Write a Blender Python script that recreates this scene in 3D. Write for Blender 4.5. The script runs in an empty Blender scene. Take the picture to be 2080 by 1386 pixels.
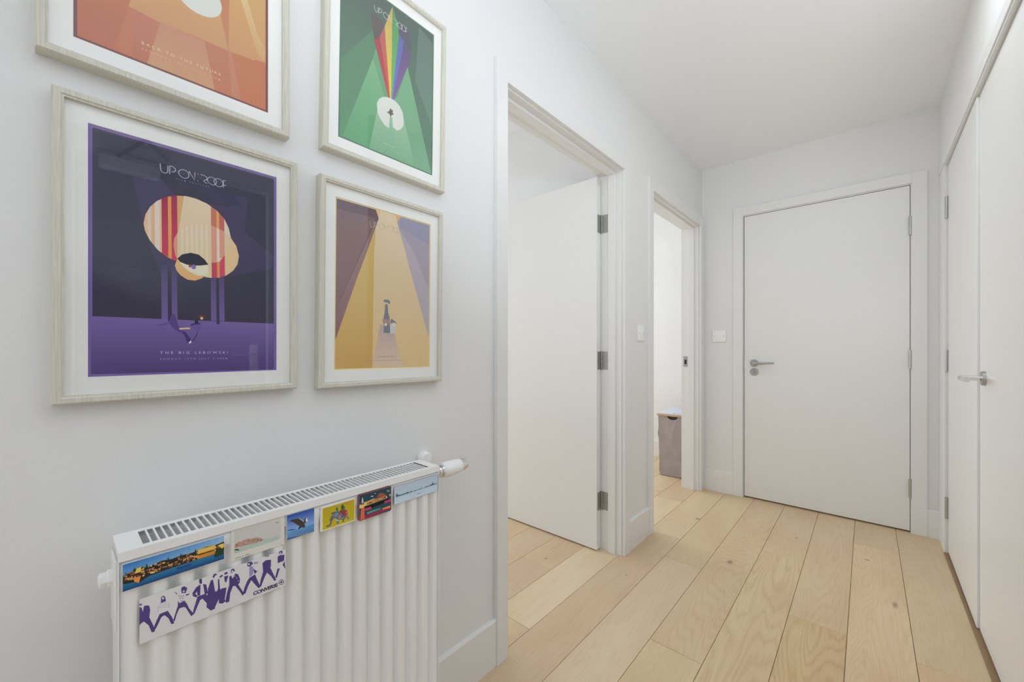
import bpy, bmesh, math, random
from mathutils import Vector, Matrix
C = bpy.context.scene.collection
S = bpy.context.scene
# ------------------------------------------------------------------ camera
cd = bpy.data.cameras.new('camera'); cam = bpy.data.objects.new('camera', cd); C.objects.link(cam)
cam.location = (0, 0, 1.077); cam.rotation_euler = (math.radians(90), 0, math.radians(41.44))
cd.sensor_width = 36; cd.lens = 817 / 2080 * 36; cd.shift_y = 15 / 2080; cd.clip_start = .02
S.camera = cam
# ------------------------------------------------------------------ world, lights, exposure
w = bpy.data.worlds.new('world'); S.world = w; w.use_nodes = True
w.node_tree.nodes['Background'].inputs[0].default_value = (.86, .93, 1, 1)
w.node_tree.nodes['Background'].inputs[1].default_value = 1.0
def area(name, loc, rot, sx, sy, watts, col=(1, 1, 1)):
    l = bpy.data.lights.new(name, 'AREA'); l.shape = 'RECTANGLE'; l.size = sx; l.size_y = sy; l.energy = watts; l.color = col
    o = bpy.data.objects.new(name, l); C.objects.link(o); o.location = loc; o.rotation_euler = [math.radians(a) for a in rot]
    return o
def globe(name, loc, watts, col, rad=.07):
    l = bpy.data.lights.new(name, 'POINT'); l.energy = watts; l.shadow_soft_size = rad; l.color = col
    o = bpy.data.objects.new(name, l); C.objects.link(o); o.location = loc
area('ceiling_panel_light', (-.02, 1.80, 2.43), (0, 0, 0),   .3, .3, 2.7, (.868, .933, .99))
area('added_ceiling_fill', (.40, .10, 1.45), (149, 0, -9), .5, .5, 20, (.868, .933, .99))  # added upward fill, bounced off the ceiling to brighten the whole hall
area('added_back_fill', (-.1, -1.36, 1.35), (90, 0, 0), 1.4, 1.9, 5, (.868, .933, .99))  # added soft fill behind the camera; the back wall has no window
area('bedroom_window_light', (-2.3, -.26, 1.45), (90, 0, 0), 1.6, 1.5, 4.5, (.868, .933, .99))
area('added_bedroom_side_fill', (-3.9, 1.1, 1.3), (90, 0, -90), 1.7, 1.7, 22, (.88, .945, 1))  # added light through the nearer doorway to brighten the right-hand doors
area('study_window_light', (-3.9, 3.1, 1.5), (90, 0, -90), 1.3, 1.5, 30, (.90, .96, 1))
S.view_settings.view_transform = 'Standard'; S.view_settings.look = 'None'; S.view_settings.exposure = 0.16; S.view_settings.gamma = 1
S.view_settings.use_curve_mapping = False
S.cycles.max_bounces = 14; S.cycles.diffuse_bounces = 8; S.cycles.glossy_bounces = 4; S.cycles.transparent_max_bounces = 12

# flat ink shapes: layer, ink rgb at the top, ink rgb at the bottom (-1 = plain), outline in hundredths of a millimetre
ART = {
 'purple': [
  (0, 112, 94, 152, -1, 0, 0, [-13800, 20500, 13800, 20500, 13800, -20500, -13800, -20500]),
  (1, 60, 58, 76, 56, 53, 68, [-13300, 20000, 13300, 20000, 13300, -20000, -13300, -20000]),
  (2, 68, 63, 92, 66, 61, 88, [-8562, 13407, -4876, 14369, -2689, 11674, 5403, 11958, 6031, 14528, 8548, 14731, 7937, 7690, 13335, 3659, 12899, 1014, 6351, -1370, 143, -3539, -4747, -3229, -6749, 3766]),
  (3, 58, 55, 76, 62, 58, 84, [-3886, 16158, 5371, 15304, 7718, 12546, 3021, 12290]),
  (2, 60, 57, 76, -1, 0, 0, [-13238, -2294, -4755, -2098, -4750, -2794, -13216, -6265]),
  (4, 112, 95, 152, 76, 62, 112, [-13414, -10613, 13405, -10617, 13233, -20266, -13473, -20042]),
  (5, 72, 66, 100, 108, 92, 148, [-4829, -1064, -3960, -937, -3887, -10607, -4759, -10614]),
  (5, 72, 66, 100, 108, 92, 148, [-3417, -858, -2627, -742, -2549, -10596, -3343, -10603]),
  (5, 72, 66, 100, 108, 92, 148, [2361, -12, 3210, 112, 3307, -10549, 2456, -10556]),
  (5, 72, 66, 100, 108, 92, 148, [3678, 180, 4509, 302, 4611, -10539, 3778, -10546]),
  (6, 58, 54, 72, -1, 0, 0, [-3952, -1989, -3408, -2092, -3340, -11019, -3885, -10954]),
  (6, 58, 54, 72, -1, 0, 0, [3227, -1771, 3698, -1900, 3783, -11191, 3312, -11114]),
  (7, 214, 180, 148, 214, 178, 138, [-7143, 5806, -6901, 7473, -6273, 8991, -5373, 10254, -4186, 11267, -2829, 11901, -1289, 12235, 157, 12175, 1800, 11691, 3346, 10777, 4542, 9456, 5281, 7806, 5623, 6051, 5482, 3812, 4850, 2265, 3516, 723, 1981, -161, 119, -615, -1470, -483, -2737, 42, -4039, 542, -5311, 1634, -6361, 3160, -6945, 4577]),
  (8, 214, 190, 175, -1, 0, 0, [-6145, 9170, -6100, 2782, -6361, 3160, -6556, 3634, -6588, 8230, -6273, 8991]),
  (8, 214, 196, 186, -1, 0, 0, [-5046, 10533, -4979, 1349, -5311, 1634, -5641, 2115, -5696, 9800, -5373, 10254]),
  (8, 206, 172, 128, -1, 0, 0, [-5696, 9800, -5641, 2115, -6100, 2782, -6145, 9170]),
  (8, 150, 44, 72, 190, 60, 86, [-3918, 11392, -3836, 497, -4126, 617, -4712, 1120, -4783, 10757, -4186, 11267]),
  (8, 218, 148, 80, -1, 0, 0, [-3445, 11613, -3358, 299, -3836, 497, -3918, 11392]),
  (8, 150, 44, 78, 196, 60, 88, [-2622, 11946, -2528, -39, -2737, 42, -3358, 299, -3445, 11613, -2829, 11901]),
  (8, 205, 160, 112, -1, 0, 0, [-1655, 12155, -2363, 5535, -2564, 4604, -2622, 11946]),
  (8, 212, 196, 168, 206, 178, 140, [1800, 11691, 2413, 11329, 2513, 146, 1981, -161, 119, -615, -1345, -493, -2528, -39, -2564, 4604, -1600, 12167, -1289, 12235, 157, 12175]),
  (9, 190, 112, 96, -1, 0, 0, [3267, 10823, 3361, 634, 2513, 146, 2413, 11329]),
  (9, 218, 160, 92, -1, 0, 0, [3702, 10384, 3788, 1038, 3516, 723, 3361, 634, 3267, 10823, 3346, 10777]),
  (9, 186, 100, 92, -1, 0, 0, [4542, 9456, 4612, 1990, 3788, 1038, 3702, 10384, 4542, 9456]),
  (9, 214, 200, 176, -1, 0, 0, [5623, 6051, 5482, 3812, 4850, 2265, 4612, 1990, 4542, 9456, 5281, 7806]),
  (10, 208, 186, 158, 206, 192, 150, [-3137, 2722, -3044, 4066, -2501, 5417, -1527, 6518, -312, 7236, 1158, 7747, 2677, 7619, 4246, 7108, 5458, 6211, 6542, 4486, 6977, 2614, 6743, 921, 6013, -446, 4887, -1558, 3622, -2194, 2230, -2366, 500, -2213, -961, -1584, -2175, -497, -2882, 995]),
  (11, 204, 140, 122, -1, 0, 0, [-2603, 5163, -2565, 326, -2882, 995, -3137, 2722, -3044, 4066]),
  (11, 212, 198, 180, 208, 200, 160, [-1737, 6281, -1679, -942, -2034, -624, -2086, 5887]),
  (11, 212, 198, 180, 208, 200, 160, [-1030, 6812, -961, -1584, -1321, -1262, -1385, 6602]),
  (11, 212, 198, 180, 208, 200, 160, [-312, 7236, -236, -1896, -600, -1740, -672, 7023]),
  (11, 212, 198, 180, 208, 200, 160, [417, 7490, 500, -2213, 131, -2054, 51, 7363]),
  (11, 212, 198, 180, 208, 200, 160, [1158, 7747, 1245, -2279, 871, -2246, 786, 7618, 1158, 7747]),
  (11, 212, 198, 180, 208, 200, 160, [1912, 7683, 2001, -2346, 1621, -2312, 1533, 7715]),
  (11, 204, 146, 126, -1, 0, 0, [3299, 7416, 3360, 700, 2510, 571, 2446, 7638, 2677, 7619]),
  (11, 214, 200, 184, -1, 0, 0, [3731, 7276, 3791, 765, 3360, 700, 3299, 7416]),
  (11, 204, 146, 126, -1, 0, 0, [4566, 6871, 4614, 1844, 3782, 1711, 3731, 7276, 4246, 7108]),
  (11, 184, 66, 90, -1, 0, 0, [2510, 571, 3360, 700, 3387, -2223, 2536, -2328]),
  (11, 220, 142, 84, -1, 0, 0, [3359, 888, 3789, 954, 3817, -2095, 3622, -2194, 3387, -2223]),
  (11, 192, 72, 98, -1, 0, 0, [3789, 954, 4608, 2416, 4647, -1678, 3817, -2095]),
  (11, 222, 186, 142, -1, 0, 0, [6542, 4486, 6977, 2614, 6743, 921, 6013, -446, 4887, -1558, 4647, -1678, 4608, 2416, 5482, 3812, 5606, 5977]),
  (12, 226, 178, 128, 224, 166, 110, [-2937, -788, -2602, 507, -1698, 1459, -630, 1909, 466, 1820, 1441, 1057, 1980, -68, 1917, -1474, 1023, -2608, -6, -3191, -1163, -3147, -2160, -2462, -2723, -1645]),
  (13, 214, 208, 186, -1, 0, 0, [-2318, -161, 1894, 112, 1980, -68, 1980, -68, 1917, -1474, 1481, -2027, 500, -2213, -961, -1584]),
  (14, 38, 38, 52, -1, 0, 0, [-2602, 507, -1909, 1379, -630, 1909, 540, 1741, 1442, 964, 2017, 123, 854, -233, -248, -440, -1329, -372, -2179, -51]),
  (15, 150, 60, 80, -1, 0, 0, [-523, -525, -566, -702, -681, -824, -823, -845, -939, -756, -984, -592, -941, -416, -827, -294, -685, -273, -569, -361]),
  (16, 128, 108, 168, -1, 0, 0, [155, -610, 88, -888, -94, -1079, -318, -1111, -501, -971, -572, -714, -505, -437, -326, -246, -101, -212, 83, -351]),
  (7, 84, 66, 124, -1, 0, 0, [-3351, -9580, -2920, -9667, -2653, -10655, -2471, -11652, -1939, -12532, -1404, -13083, -679, -14092, -853, -14775, -1214, -14550, -1668, -13314, -2637, -12662, -3332, -12015, -3764, -11147]),
  (7, 96, 78, 138, -1, 0, 0, [-5997, -11886, -4686, -11491, -3596, -10919, -3677, -11475, -4684, -11786]),
  (8, 66, 50, 104, -1, 0, 0, [-1939, -12532, -1406, -12857, -633, -14091, -763, -14775, -1213, -14664, -1579, -13425]),
  (8, 100, 84, 146, -1, 0, 0, [-158, -11226, 760, -10960, 950, -11414, 680, -12462, 407, -12929, -147, -12484, -699, -11589]),
  (9, 58, 46, 98, -1, 0, 0, [-700, -11475, -159, -11112, 761, -11075, 763, -11329, -156, -11398, -517, -11696]),
  (9, 46, 42, 58, -1, 0, 0, [-72, -10594, 480, -10649, 446, -11088, -21, -11164]),
  (9, 62, 48, 100, -1, 0, 0, [437, -12896, 209, -13658, 64, -13589, 284, -12850]),
  (9, 62, 48, 100, -1, 0, 0, [209, -13658, -425, -14701, -561, -14618, 64, -13589]),
  (9, 216, 182, 150, -1, 0, 0, [-2380, -12152, -1590, -12049, -786, -11978, -739, -12272, -1588, -12320, -2203, -12449]),
  (9, 108, 58, 50, -1, 0, 0, [472, -9764, 748, -9518, 1215, -9608, 1454, -10060, 1128, -10365, 661, -10215]),
  (10, 220, 182, 150, -1, 0, 0, [1210, -10153, 1146, -10353, 988, -10441, 830, -10368, 763, -10175, 826, -9976, 984, -9887, 1143, -9960]),
  (10, 206, 206, 220, -1, 0, 0, [-988, -14776, -676, -14410, -512, -14603, -761, -15003]),
  (9, 176, 172, 196, -1, 0, 0, [-4889, 16982, -4873, 16196, -4987, 16181, -5004, 16980]),
  (9, 176, 172, 196, -1, 0, 0, [-4873, 16196, -4736, 15735, -4832, 15671, -4987, 16181]),
  (9, 176, 172, 196, -1, 0, 0, [-4736, 15735, -4462, 15557, -4489, 15445, -4832, 15671]),
  (9, 176, 172, 196, -1, 0, 0, [-4462, 15557, -4196, 15601, -4137, 15502, -4489, 15445]),
  (9, 176, 172, 196, -1, 0, 0, [-4196, 15601, -3977, 15842, -3864, 15821, -4137, 15502]),
  (9, 176, 172, 196, -1, 0, 0, [-3977, 15842, -3950, 16998, -3835, 16995, -3864, 15821]),
  (9, 176, 172, 196, -1, 0, 0, [-3575, 17014, -3600, 15523, -3715, 15525, -3690, 17016]),
  (9, 176, 172, 196, -1, 0, 0, [-3637, 17072, -3222, 17098, -3257, 16988, -3628, 16957]),
  (9, 176, 172, 196, -1, 0, 0, [-3222, 17098, -2848, 16817, -2940, 16748, -3257, 16988]),
  (9, 176, 172, 196, -1, 0, 0, [-2848, 16817, -2756, 16455, -2867, 16484, -2940, 16748]),
  (9, 176, 172, 196, -1, 0, 0, [-2756, 16455, -3039, 16069, -3109, 16160, -2867, 16484]),
  (9, 176, 172, 196, -1, 0, 0, [-3039, 16069, -3398, 15951, -3433, 16060, -3109, 16160]),
  (9, 176, 172, 196, -1, 0, 0, [-2494, 16324, -2269, 16765, -2183, 16687, -2380, 16310]),
  (9, 176, 172, 196, -1, 0, 0, [-2269, 16765, -1864, 17019, -1836, 16908, -2183, 16687]),
  (9, 176, 172, 196, -1, 0, 0, [-1864, 17019, -1395, 16986, -1435, 16878, -1836, 16908]),
  (9, 176, 172, 196, -1, 0, 0, [-1395, 16986, -1039, 16715, -1128, 16642, -1435, 16878]),
  (9, 176, 172, 196, -1, 0, 0, [-1039, 16715, -847, 16328, -961, 16311, -1128, 16642]),
  (9, 176, 172, 196, -1, 0, 0, [-847, 16328, -914, 15861, -1020, 15908, -961, 16311]),
  (9, 176, 172, 196, -1, 0, 0, [-914, 15861, -1204, 15513, -1274, 15604, -1020, 15908]),
  (9, 176, 172, 196, -1, 0, 0, [-1204, 15513, -1567, 15366, -1566, 15481, -1274, 15604]),
  (9, 176, 172, 196, -1, 0, 0, [-1567, 15366, -2030, 15515, -1972, 15614, -1566, 15481]),
  (9, 176, 172, 196, -1, 0, 0, [-2030, 15515, -2376, 15845, -2277, 15903, -1972, 15614]),
  (9, 176, 172, 196, -1, 0, 0, [-2376, 15845, -2494, 16324, -2380, 16310, -2277, 15903]),
  (9, 176, 172, 196, -1, 0, 0, [-891, 16542, -847, 17015, -940, 16948, -777, 16557]),
  (9, 176, 172, 196, -1, 0, 0, [-847, 17015, -76, 15554, -71, 15440, -940, 16948]),
  (9, 176, 172, 196, -1, 0, 0, [-76, 15554, -88, 17015, 27, 17011, -71, 15440]),
  (9, 176, 172, 196, -1, 0, 0, [365, 16930, 506, 16932, 508, 16817, 367, 16815]),
  (9, 176, 172, 196, -1, 0, 0, [318, 15639, 477, 15644, 481, 15529, 322, 15524]),
  (9, 176, 172, 196, -1, 0, 0, [816, 16953, 1287, 16990, 1271, 16876, 825, 16838]),
  (9, 176, 172, 196, -1, 0, 0, [1287, 16990, 1727, 16816, 1644, 16736, 1271, 16876]),
  (9, 176, 172, 196, -1, 0, 0, [1727, 16816, 1863, 16382, 1748, 16391, 1644, 16736]),
  (9, 176, 172, 196, -1, 0, 0, [1863, 16382, 1672, 16078, 1595, 16163, 1748, 16391]),
  (9, 176, 172, 196, -1, 0, 0, [1672, 16078, 1331, 15887, 1222, 15925, 1595, 16163]),
  (9, 176, 172, 196, -1, 0, 0, [1331, 15887, 1498, 15689, 1430, 15597, 1222, 15925]),
  (9, 176, 172, 196, -1, 0, 0, [1498, 15689, 1846, 15556, 1804, 15449, 1430, 15597]),
  (9, 176, 172, 196, -1, 0, 0, [1778, 16332, 1992, 16780, 2079, 16704, 1892, 16316]),
  (9, 176, 172, 196, -1, 0, 0, [1992, 16780, 2374, 17014, 2398, 16901, 2079, 16704]),
  (9, 176, 172, 196, -1, 0, 0, [2374, 17014, 2819, 16960, 2782, 16852, 2398, 16901]),
  (9, 176, 172, 196, -1, 0, 0, [2819, 16960, 3143, 16748, 3056, 16672, 2782, 16852]),
  (9, 176, 172, 196, -1, 0, 0, [3143, 16748, 3352, 16341, 3237, 16332, 3056, 16672]),
  (9, 176, 172, 196, -1, 0, 0, [3352, 16341, 3219, 15767, 3117, 15820, 3237, 16332]),
  (9, 176, 172, 196, -1, 0, 0, [3219, 15767, 2894, 15473, 2851, 15579, 3117, 15820]),
  (9, 176, 172, 196, -1, 0, 0, [2894, 15473, 2505, 15472, 2529, 15585, 2851, 15579]),
  (9, 176, 172, 196, -1, 0, 0, [2505, 15472, 2130, 15626, 2194, 15722, 2529, 15585]),
  (9, 176, 172, 196, -1, 0, 0, [2130, 15626, 1875, 15898, 1978, 15950, 2194, 15722]),
  (9, 176, 172, 196, -1, 0, 0, [1875, 15898, 1778, 16332, 1892, 16316, 1978, 15950]),
  (9, 176, 172, 196, -1, 0, 0, [2807, 16350, 2998, 16804, 3081, 16724, 2922, 16351]),
  (9, 176, 172, 196, -1, 0, 0, [2998, 16804, 3445, 17020, 3469, 16908, 3081, 16724]),
  (9, 176, 172, 196, -1, 0, 0, [3445, 17020, 3901, 17002, 3859, 16895, 3469, 16908]),
  (9, 176, 172, 196, -1, 0, 0, [3901, 17002, 4234, 16710, 4139, 16645, 3859, 16895]),
  (9, 176, 172, 196, -1, 0, 0, [4234, 16710, 4431, 16224, 4316, 16223, 4139, 16645]),
  (9, 176, 172, 196, -1, 0, 0, [4431, 16224, 4241, 15699, 4149, 15767, 4316, 16223]),
  (9, 176, 172, 196, -1, 0, 0, [4241, 15699, 3849, 15427, 3817, 15537, 4149, 15767]),
  (9, 176, 172, 196, -1, 0, 0, [3849, 15427, 3391, 15449, 3429, 15558, 3817, 15537]),
  (9, 176, 172, 196, -1, 0, 0, [3391, 15449, 3001, 15727, 3097, 15789, 3429, 15558]),
  (9, 176, 172, 196, -1, 0, 0, [3001, 15727, 2807, 16350, 2922, 16351, 3097, 15789]),
  (9, 176, 172, 196, -1, 0, 0, [4424, 16989, 4468, 15543, 4353, 15539, 4309, 16985]),
  (9, 176, 172, 196, -1, 0, 0, [4426, 16954, 4825, 16973, 4831, 16858, 4431, 16839]),
  (9, 176, 172, 196, -1, 0, 0, [4371, 16026, 4813, 16068, 4824, 15954, 4382, 15911]),
  (9, 150, 146, 172, "FILM FESTIVAL", [-0.02719, 0.14832, 0.02169, 0.1489, 0.0023]),
  (9, 182, 172, 206, "THE BIG LEBOWSKI", [-0.04979, -0.16843, 0.05113, -0.1687, 0.0046]),
  (9, 150, 138, 180, "SUNDAY 12TH JULY 7:30PM", [-0.04971, -0.1789, 0.05043, -0.17977, 0.0033]),
 ],
 'orange': [
  (0, 112, 52, 46, -1, 0, 0, [-13800, 20500, 13800, 20500, 13800, -20500, -13800, -20500]),
  (1, 200, 120, 66, 188, 98, 56, [-13350, 20050, 13350, 20050, 13350, -20050, -13350, -20050]),
  (2, 180, 110, 62, 184, 98, 58, [-13350, -10214, -6052, -5005, -7330, -12098, -9180, -19662, -11311, -20050, -13350, -20050]),
  (2, 196, 160, 96, 196, 142, 88, [-6052, -5005, 13350, 8846, 13350, -10211, 7378, -11286, 2169, -11437, -3340, -11904, -7457, -11664]),
  (3, 188, 114, 70, 192, 108, 62, [-7394, -11710, -6821, -11601, -6942, -17728, -5240, -20050, -6961, -20050, -9180, -19831]),
  (3, 184, 112, 78, 186, 104, 60, [-6821, -11601, -3340, -11994, -5066, -20050, -6938, -20050]),
  (3, 190, 130, 96, 200, 146, 98, [-3340, -11904, 3051, -11511, 4631, -20050, -5067, -20050]),
  (3, 182, 112, 76, 188, 108, 62, [3051, -11511, 6848, -11374, 8773, -20050, 4631, -20050]),
  (4, 192, 122, 84, -1, 0, 0, [6847, -10969, 7378, -11286, 8987, -20050, 7397, -20050]),
  (3, 184, 110, 62, 192, 106, 62, [7378, -11286, 11268, -11284, 13350, -13774, 13350, -20050, 8796, -20050]),
  (4, 184, 116, 70, 188, 124, 78, [4923, -1919, 6987, -552, 6848, -11374]),
  (4, 198, 150, 88, 196, 142, 88, [6987, -552, 8962, 756, 10861, -5581, 11267, -10860, 6847, -10969]),
  (5, 206, 180, 126, 198, 150, 90, [8872, 284, 9982, 1014, 11824, -5017, 13350, -7439, 13350, -10415, 11840, -8848]),
  (6, 208, 210, 202, -1, 0, 0, [5692, -3008, 5754, -3600, 5697, -4194, 5524, -4771, 5240, -5310, 4856, -5793, 4386, -6206, 3846, -6536, 3257, -6773, 2636, -6912, 2004, -6951, 1381, -6890, 785, -6733, 232, -6488, -262, -6161, -684, -5765, -1024, -5311, -1273, -4811, -1426, -4281, -1478, -3735, -1430, -3186, -1281, -2651, -1035, -2143, -699, -1677, -280, -1266, 211, -921, 761, -656, 1355, -477, 1977, -393, 2608, -408, 3229, -524, 3820, -739, 4362, -1048, 4835, -1442, 5224, -1911, 5513, -2439]),
  (7, 226, 196, 160, "BACK TO THE FUTURE", [-0.05774, -0.1707, 0.05565, -0.1684, 0.0046]),
  (7, 214, 176, 134, "SATURDAY 18TH JULY 7:30PM", [-0.05773, -0.18034, 0.05482, -0.17881, 0.0032]),
 ],
 'green': [
  (0, 72, 108, 84, -1, 0, 0, [-13800, 20500, 13800, 20500, 13800, -20500, -13800, -20500]),
  (1, 78, 92, 86, 92, 128, 106, [-13400, 20100, 13400, 20100, 13400, -20100, -13400, -20100]),
  (2, 86, 120, 96, 84, 134, 98, [-13400, -1579, -4748, 11047, -3646, 7270, -12298, -19303, -13335, -20100, -13400, -20100]),
  (2, 96, 112, 104, 100, 128, 118, [8598, 19770, 13400, 17699, 13400, -6381, 7624, 4110]),
  (3, 118, 164, 124, 86, 150, 106, [-5117, 3042, -12640, -19797, -6624, -20100, 246, -20100, 147, -6837]),
  (3, 98, 148, 112, -1, 0, 0, [-5117, 3042, -4058, 7287, 147, -6837, -994, -6973]),
  (3, 112, 160, 122, 112, 158, 126, [4992, 6811, 13400, -19945, 13400, -20100, 943, -20100, 147, -6837]),
  (4, 96, 140, 112, -1, 0, 0, [4992, 6811, 4139, 5018, 785, -4586, 2065, -3456]),
  (5, 92, 84, 84, -1, 0, 0, [-5964, 14685, -1816, 14098, -4292, 6270, -5253, 10116]),
  (5, 142, 66, 72, 186, 66, 70, [-4904, 8061, -3327, 9740, 152, -6965]),
  (5, 164, 92, 84, 196, 80, 74, [-3327, 9740, -1930, 13386, -1594, 12044, 152, -6965]),
  (5, 176, 150, 96, 208, 196, 70, [250, 20057, -1930, 13386, -1645, 9698, 152, -6965, 230, 9480, 181, 14406]),
  (5, 78, 136, 88, 110, 168, 96, [250, 20057, 181, 14406, 230, 9480, 152, -6965, 2293, 13301, 2044, 15796]),
  (5, 88, 96, 150, 96, 120, 190, [2272, 13818, 3824, 12866, 4131, 9028, 152, -6965]),
  (5, 84, 82, 96, -1, 0, 0, [2138, 17175, 5542, 16295, 6235, 10868, 3824, 12866, 2272, 13818]),
  (5, 92, 78, 112, 128, 92, 150, [3850, 12213, 6097, 10385, 5296, 6974, 152, -6965]),
  (6, 146, 178, 150, 118, 164, 128, [-3785, -9804, -5649, -19361, -5621, -20100, 7549, -20100, 6159, -14235, 4229, -8663]),
  (7, 200, 203, 196, -1, 0, 0, [-3861, -7823, -3324, -6484, -2344, -5427, -986, -4781, 415, -4562, 1680, -4770, 2799, -5385, 3778, -6733, 4137, -8703, 4012, -10230, 3229, -11538, 1982, -12380, 969, -11837, 894, -12189, -413, -12736, -1557, -12427, -2796, -11390, -3602, -10188]),
  (8, 136, 176, 152, 120, 168, 136, [-128, -9673, 604, -9352, 1229, -16158, -516, -16839]),
  (9, 104, 92, 78, -1, 0, 0, [75, -7194, 445, -7584, 883, -7387, 640, -8008, 1068, -8427, 410, -8958, 48, -9675, -118, -9032, -617, -8857, -1040, -8761, -411, -8289]),
  (9, 186, 190, 182, -1, 0, 0, [-4886, 16982, -4871, 16196, -4990, 16181, -5006, 16980]),
  (9, 186, 190, 182, -1, 0, 0, [-4871, 16196, -4734, 15736, -4834, 15670, -4990, 16181]),
  (9, 186, 190, 182, -1, 0, 0, [-4734, 15736, -4461, 15559, -4490, 15443, -4834, 15670]),
  (9, 186, 190, 182, -1, 0, 0, [-4461, 15559, -4198, 15603, -4136, 15500, -4490, 15443]),
  (9, 186, 190, 182, -1, 0, 0, [-4198, 15603, -3979, 15843, -3861, 15820, -4136, 15500]),
  (9, 186, 190, 182, -1, 0, 0, [-3979, 15843, -3953, 16998, -3833, 16995, -3861, 15820]),
  (9, 186, 190, 182, -1, 0, 0, [-3572, 17014, -3598, 15523, -3718, 15525, -3692, 17016]),
  (9, 186, 190, 182, -1, 0, 0, [-3637, 17075, -3221, 17100, -3257, 16986, -3628, 16955]),
  (9, 186, 190, 182, -1, 0, 0, [-3221, 17100, -2846, 16819, -2942, 16747, -3257, 16986]),
  (9, 186, 190, 182, -1, 0, 0, [-2846, 16819, -2754, 16454, -2870, 16485, -2942, 16747]),
  (9, 186, 190, 182, -1, 0, 0, [-2754, 16454, -3037, 16067, -3110, 16162, -2870, 16485]),
  (9, 186, 190, 182, -1, 0, 0, [-3037, 16067, -3397, 15948, -3434, 16063, -3110, 16162]),
  (9, 186, 190, 182, -1, 0, 0, [-2497, 16324, -2270, 16766, -2182, 16686, -2378, 16310]),
  (9, 186, 190, 182, -1, 0, 0, [-2270, 16766, -1865, 17022, -1835, 16905, -2182, 16686]),
  (9, 186, 190, 182, -1, 0, 0, [-1865, 17022, -1394, 16988, -1436, 16876, -1835, 16905]),
  (9, 186, 190, 182, -1, 0, 0, [-1394, 16988, -1038, 16717, -1130, 16640, -1436, 16876]),
  (9, 186, 190, 182, -1, 0, 0, [-1038, 16717, -845, 16328, -964, 16311, -1130, 16640]),
  (9, 186, 190, 182, -1, 0, 0, [-845, 16328, -912, 15860, -1022, 15909, -964, 16311]),
  (9, 186, 190, 182, -1, 0, 0, [-912, 15860, -1203, 15511, -1276, 15606, -1022, 15909]),
  (9, 186, 190, 182, -1, 0, 0, [-1203, 15511, -1567, 15364, -1566, 15484, -1276, 15606]),
  (9, 186, 190, 182, -1, 0, 0, [-1567, 15364, -2032, 15513, -1971, 15616, -1566, 15484]),
  (9, 186, 190, 182, -1, 0, 0, [-2032, 15513, -2378, 15844, -2275, 15904, -1971, 15616]),
  (9, 186, 190, 182, -1, 0, 0, [-2378, 15844, -2497, 16324, -2378, 16310, -2275, 15904]),
  (9, 186, 190, 182, -1, 0, 0, [-894, 16542, -845, 17017, -942, 16946, -775, 16558]),
  (9, 186, 190, 182, -1, 0, 0, [-845, 17017, -76, 15557, -71, 15437, -942, 16946]),
  (9, 186, 190, 182, -1, 0, 0, [-76, 15557, -90, 17015, 30, 17011, -71, 15437]),
  (9, 186, 190, 182, -1, 0, 0, [365, 16932, 506, 16935, 508, 16815, 367, 16812]),
  (9, 186, 190, 182, -1, 0, 0, [318, 15641, 477, 15647, 481, 15527, 322, 15521]),
  (9, 186, 190, 182, -1, 0, 0, [816, 16955, 1287, 16993, 1271, 16874, 825, 16836]),
  (9, 186, 190, 182, -1, 0, 0, [1287, 16993, 1729, 16818, 1642, 16735, 1271, 16874]),
  (9, 186, 190, 182, -1, 0, 0, [1729, 16818, 1865, 16381, 1746, 16391, 1642, 16735]),
  (9, 186, 190, 182, -1, 0, 0, [1865, 16381, 1674, 16076, 1593, 16165, 1746, 16391]),
  (9, 186, 190, 182, -1, 0, 0, [1674, 16076, 1333, 15886, 1220, 15926, 1593, 16165]),
  (9, 186, 190, 182, -1, 0, 0, [1333, 15886, 1499, 15692, 1428, 15595, 1220, 15926]),
  (9, 186, 190, 182, -1, 0, 0, [1499, 15692, 1847, 15558, 1803, 15446, 1428, 15595]),
  (9, 186, 190, 182, -1, 0, 0, [1776, 16332, 1990, 16781, 2081, 16703, 1895, 16316]),
  (9, 186, 190, 182, -1, 0, 0, [1990, 16781, 2373, 17016, 2399, 16899, 2081, 16703]),
  (9, 186, 190, 182, -1, 0, 0, [2373, 17016, 2820, 16963, 2781, 16849, 2399, 16899]),
  (9, 186, 190, 182, -1, 0, 0, [2820, 16963, 3145, 16749, 3055, 16671, 2781, 16849]),
  (9, 186, 190, 182, -1, 0, 0, [3145, 16749, 3355, 16341, 3235, 16332, 3055, 16671]),
  (9, 186, 190, 182, -1, 0, 0, [3355, 16341, 3221, 15766, 3115, 15821, 3235, 16332]),
  (9, 186, 190, 182, -1, 0, 0, [3221, 15766, 2895, 15470, 2850, 15581, 3115, 15821]),
  (9, 186, 190, 182, -1, 0, 0, [2895, 15470, 2505, 15470, 2529, 15587, 2850, 15581]),
  (9, 186, 190, 182, -1, 0, 0, [2505, 15470, 2129, 15624, 2196, 15724, 2529, 15587]),
  (9, 186, 190, 182, -1, 0, 0, [2129, 15624, 1873, 15897, 1980, 15951, 2196, 15724]),
  (9, 186, 190, 182, -1, 0, 0, [1873, 15897, 1776, 16332, 1895, 16316, 1980, 15951]),
  (9, 186, 190, 182, -1, 0, 0, [2805, 16350, 2997, 16805, 3083, 16722, 2925, 16351]),
  (9, 186, 190, 182, -1, 0, 0, [2997, 16805, 3444, 17022, 3470, 16905, 3083, 16722]),
  (9, 186, 190, 182, -1, 0, 0, [3444, 17022, 3902, 17004, 3858, 16892, 3470, 16905]),
  (9, 186, 190, 182, -1, 0, 0, [3902, 17004, 4236, 16711, 4137, 16644, 3858, 16892]),
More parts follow.
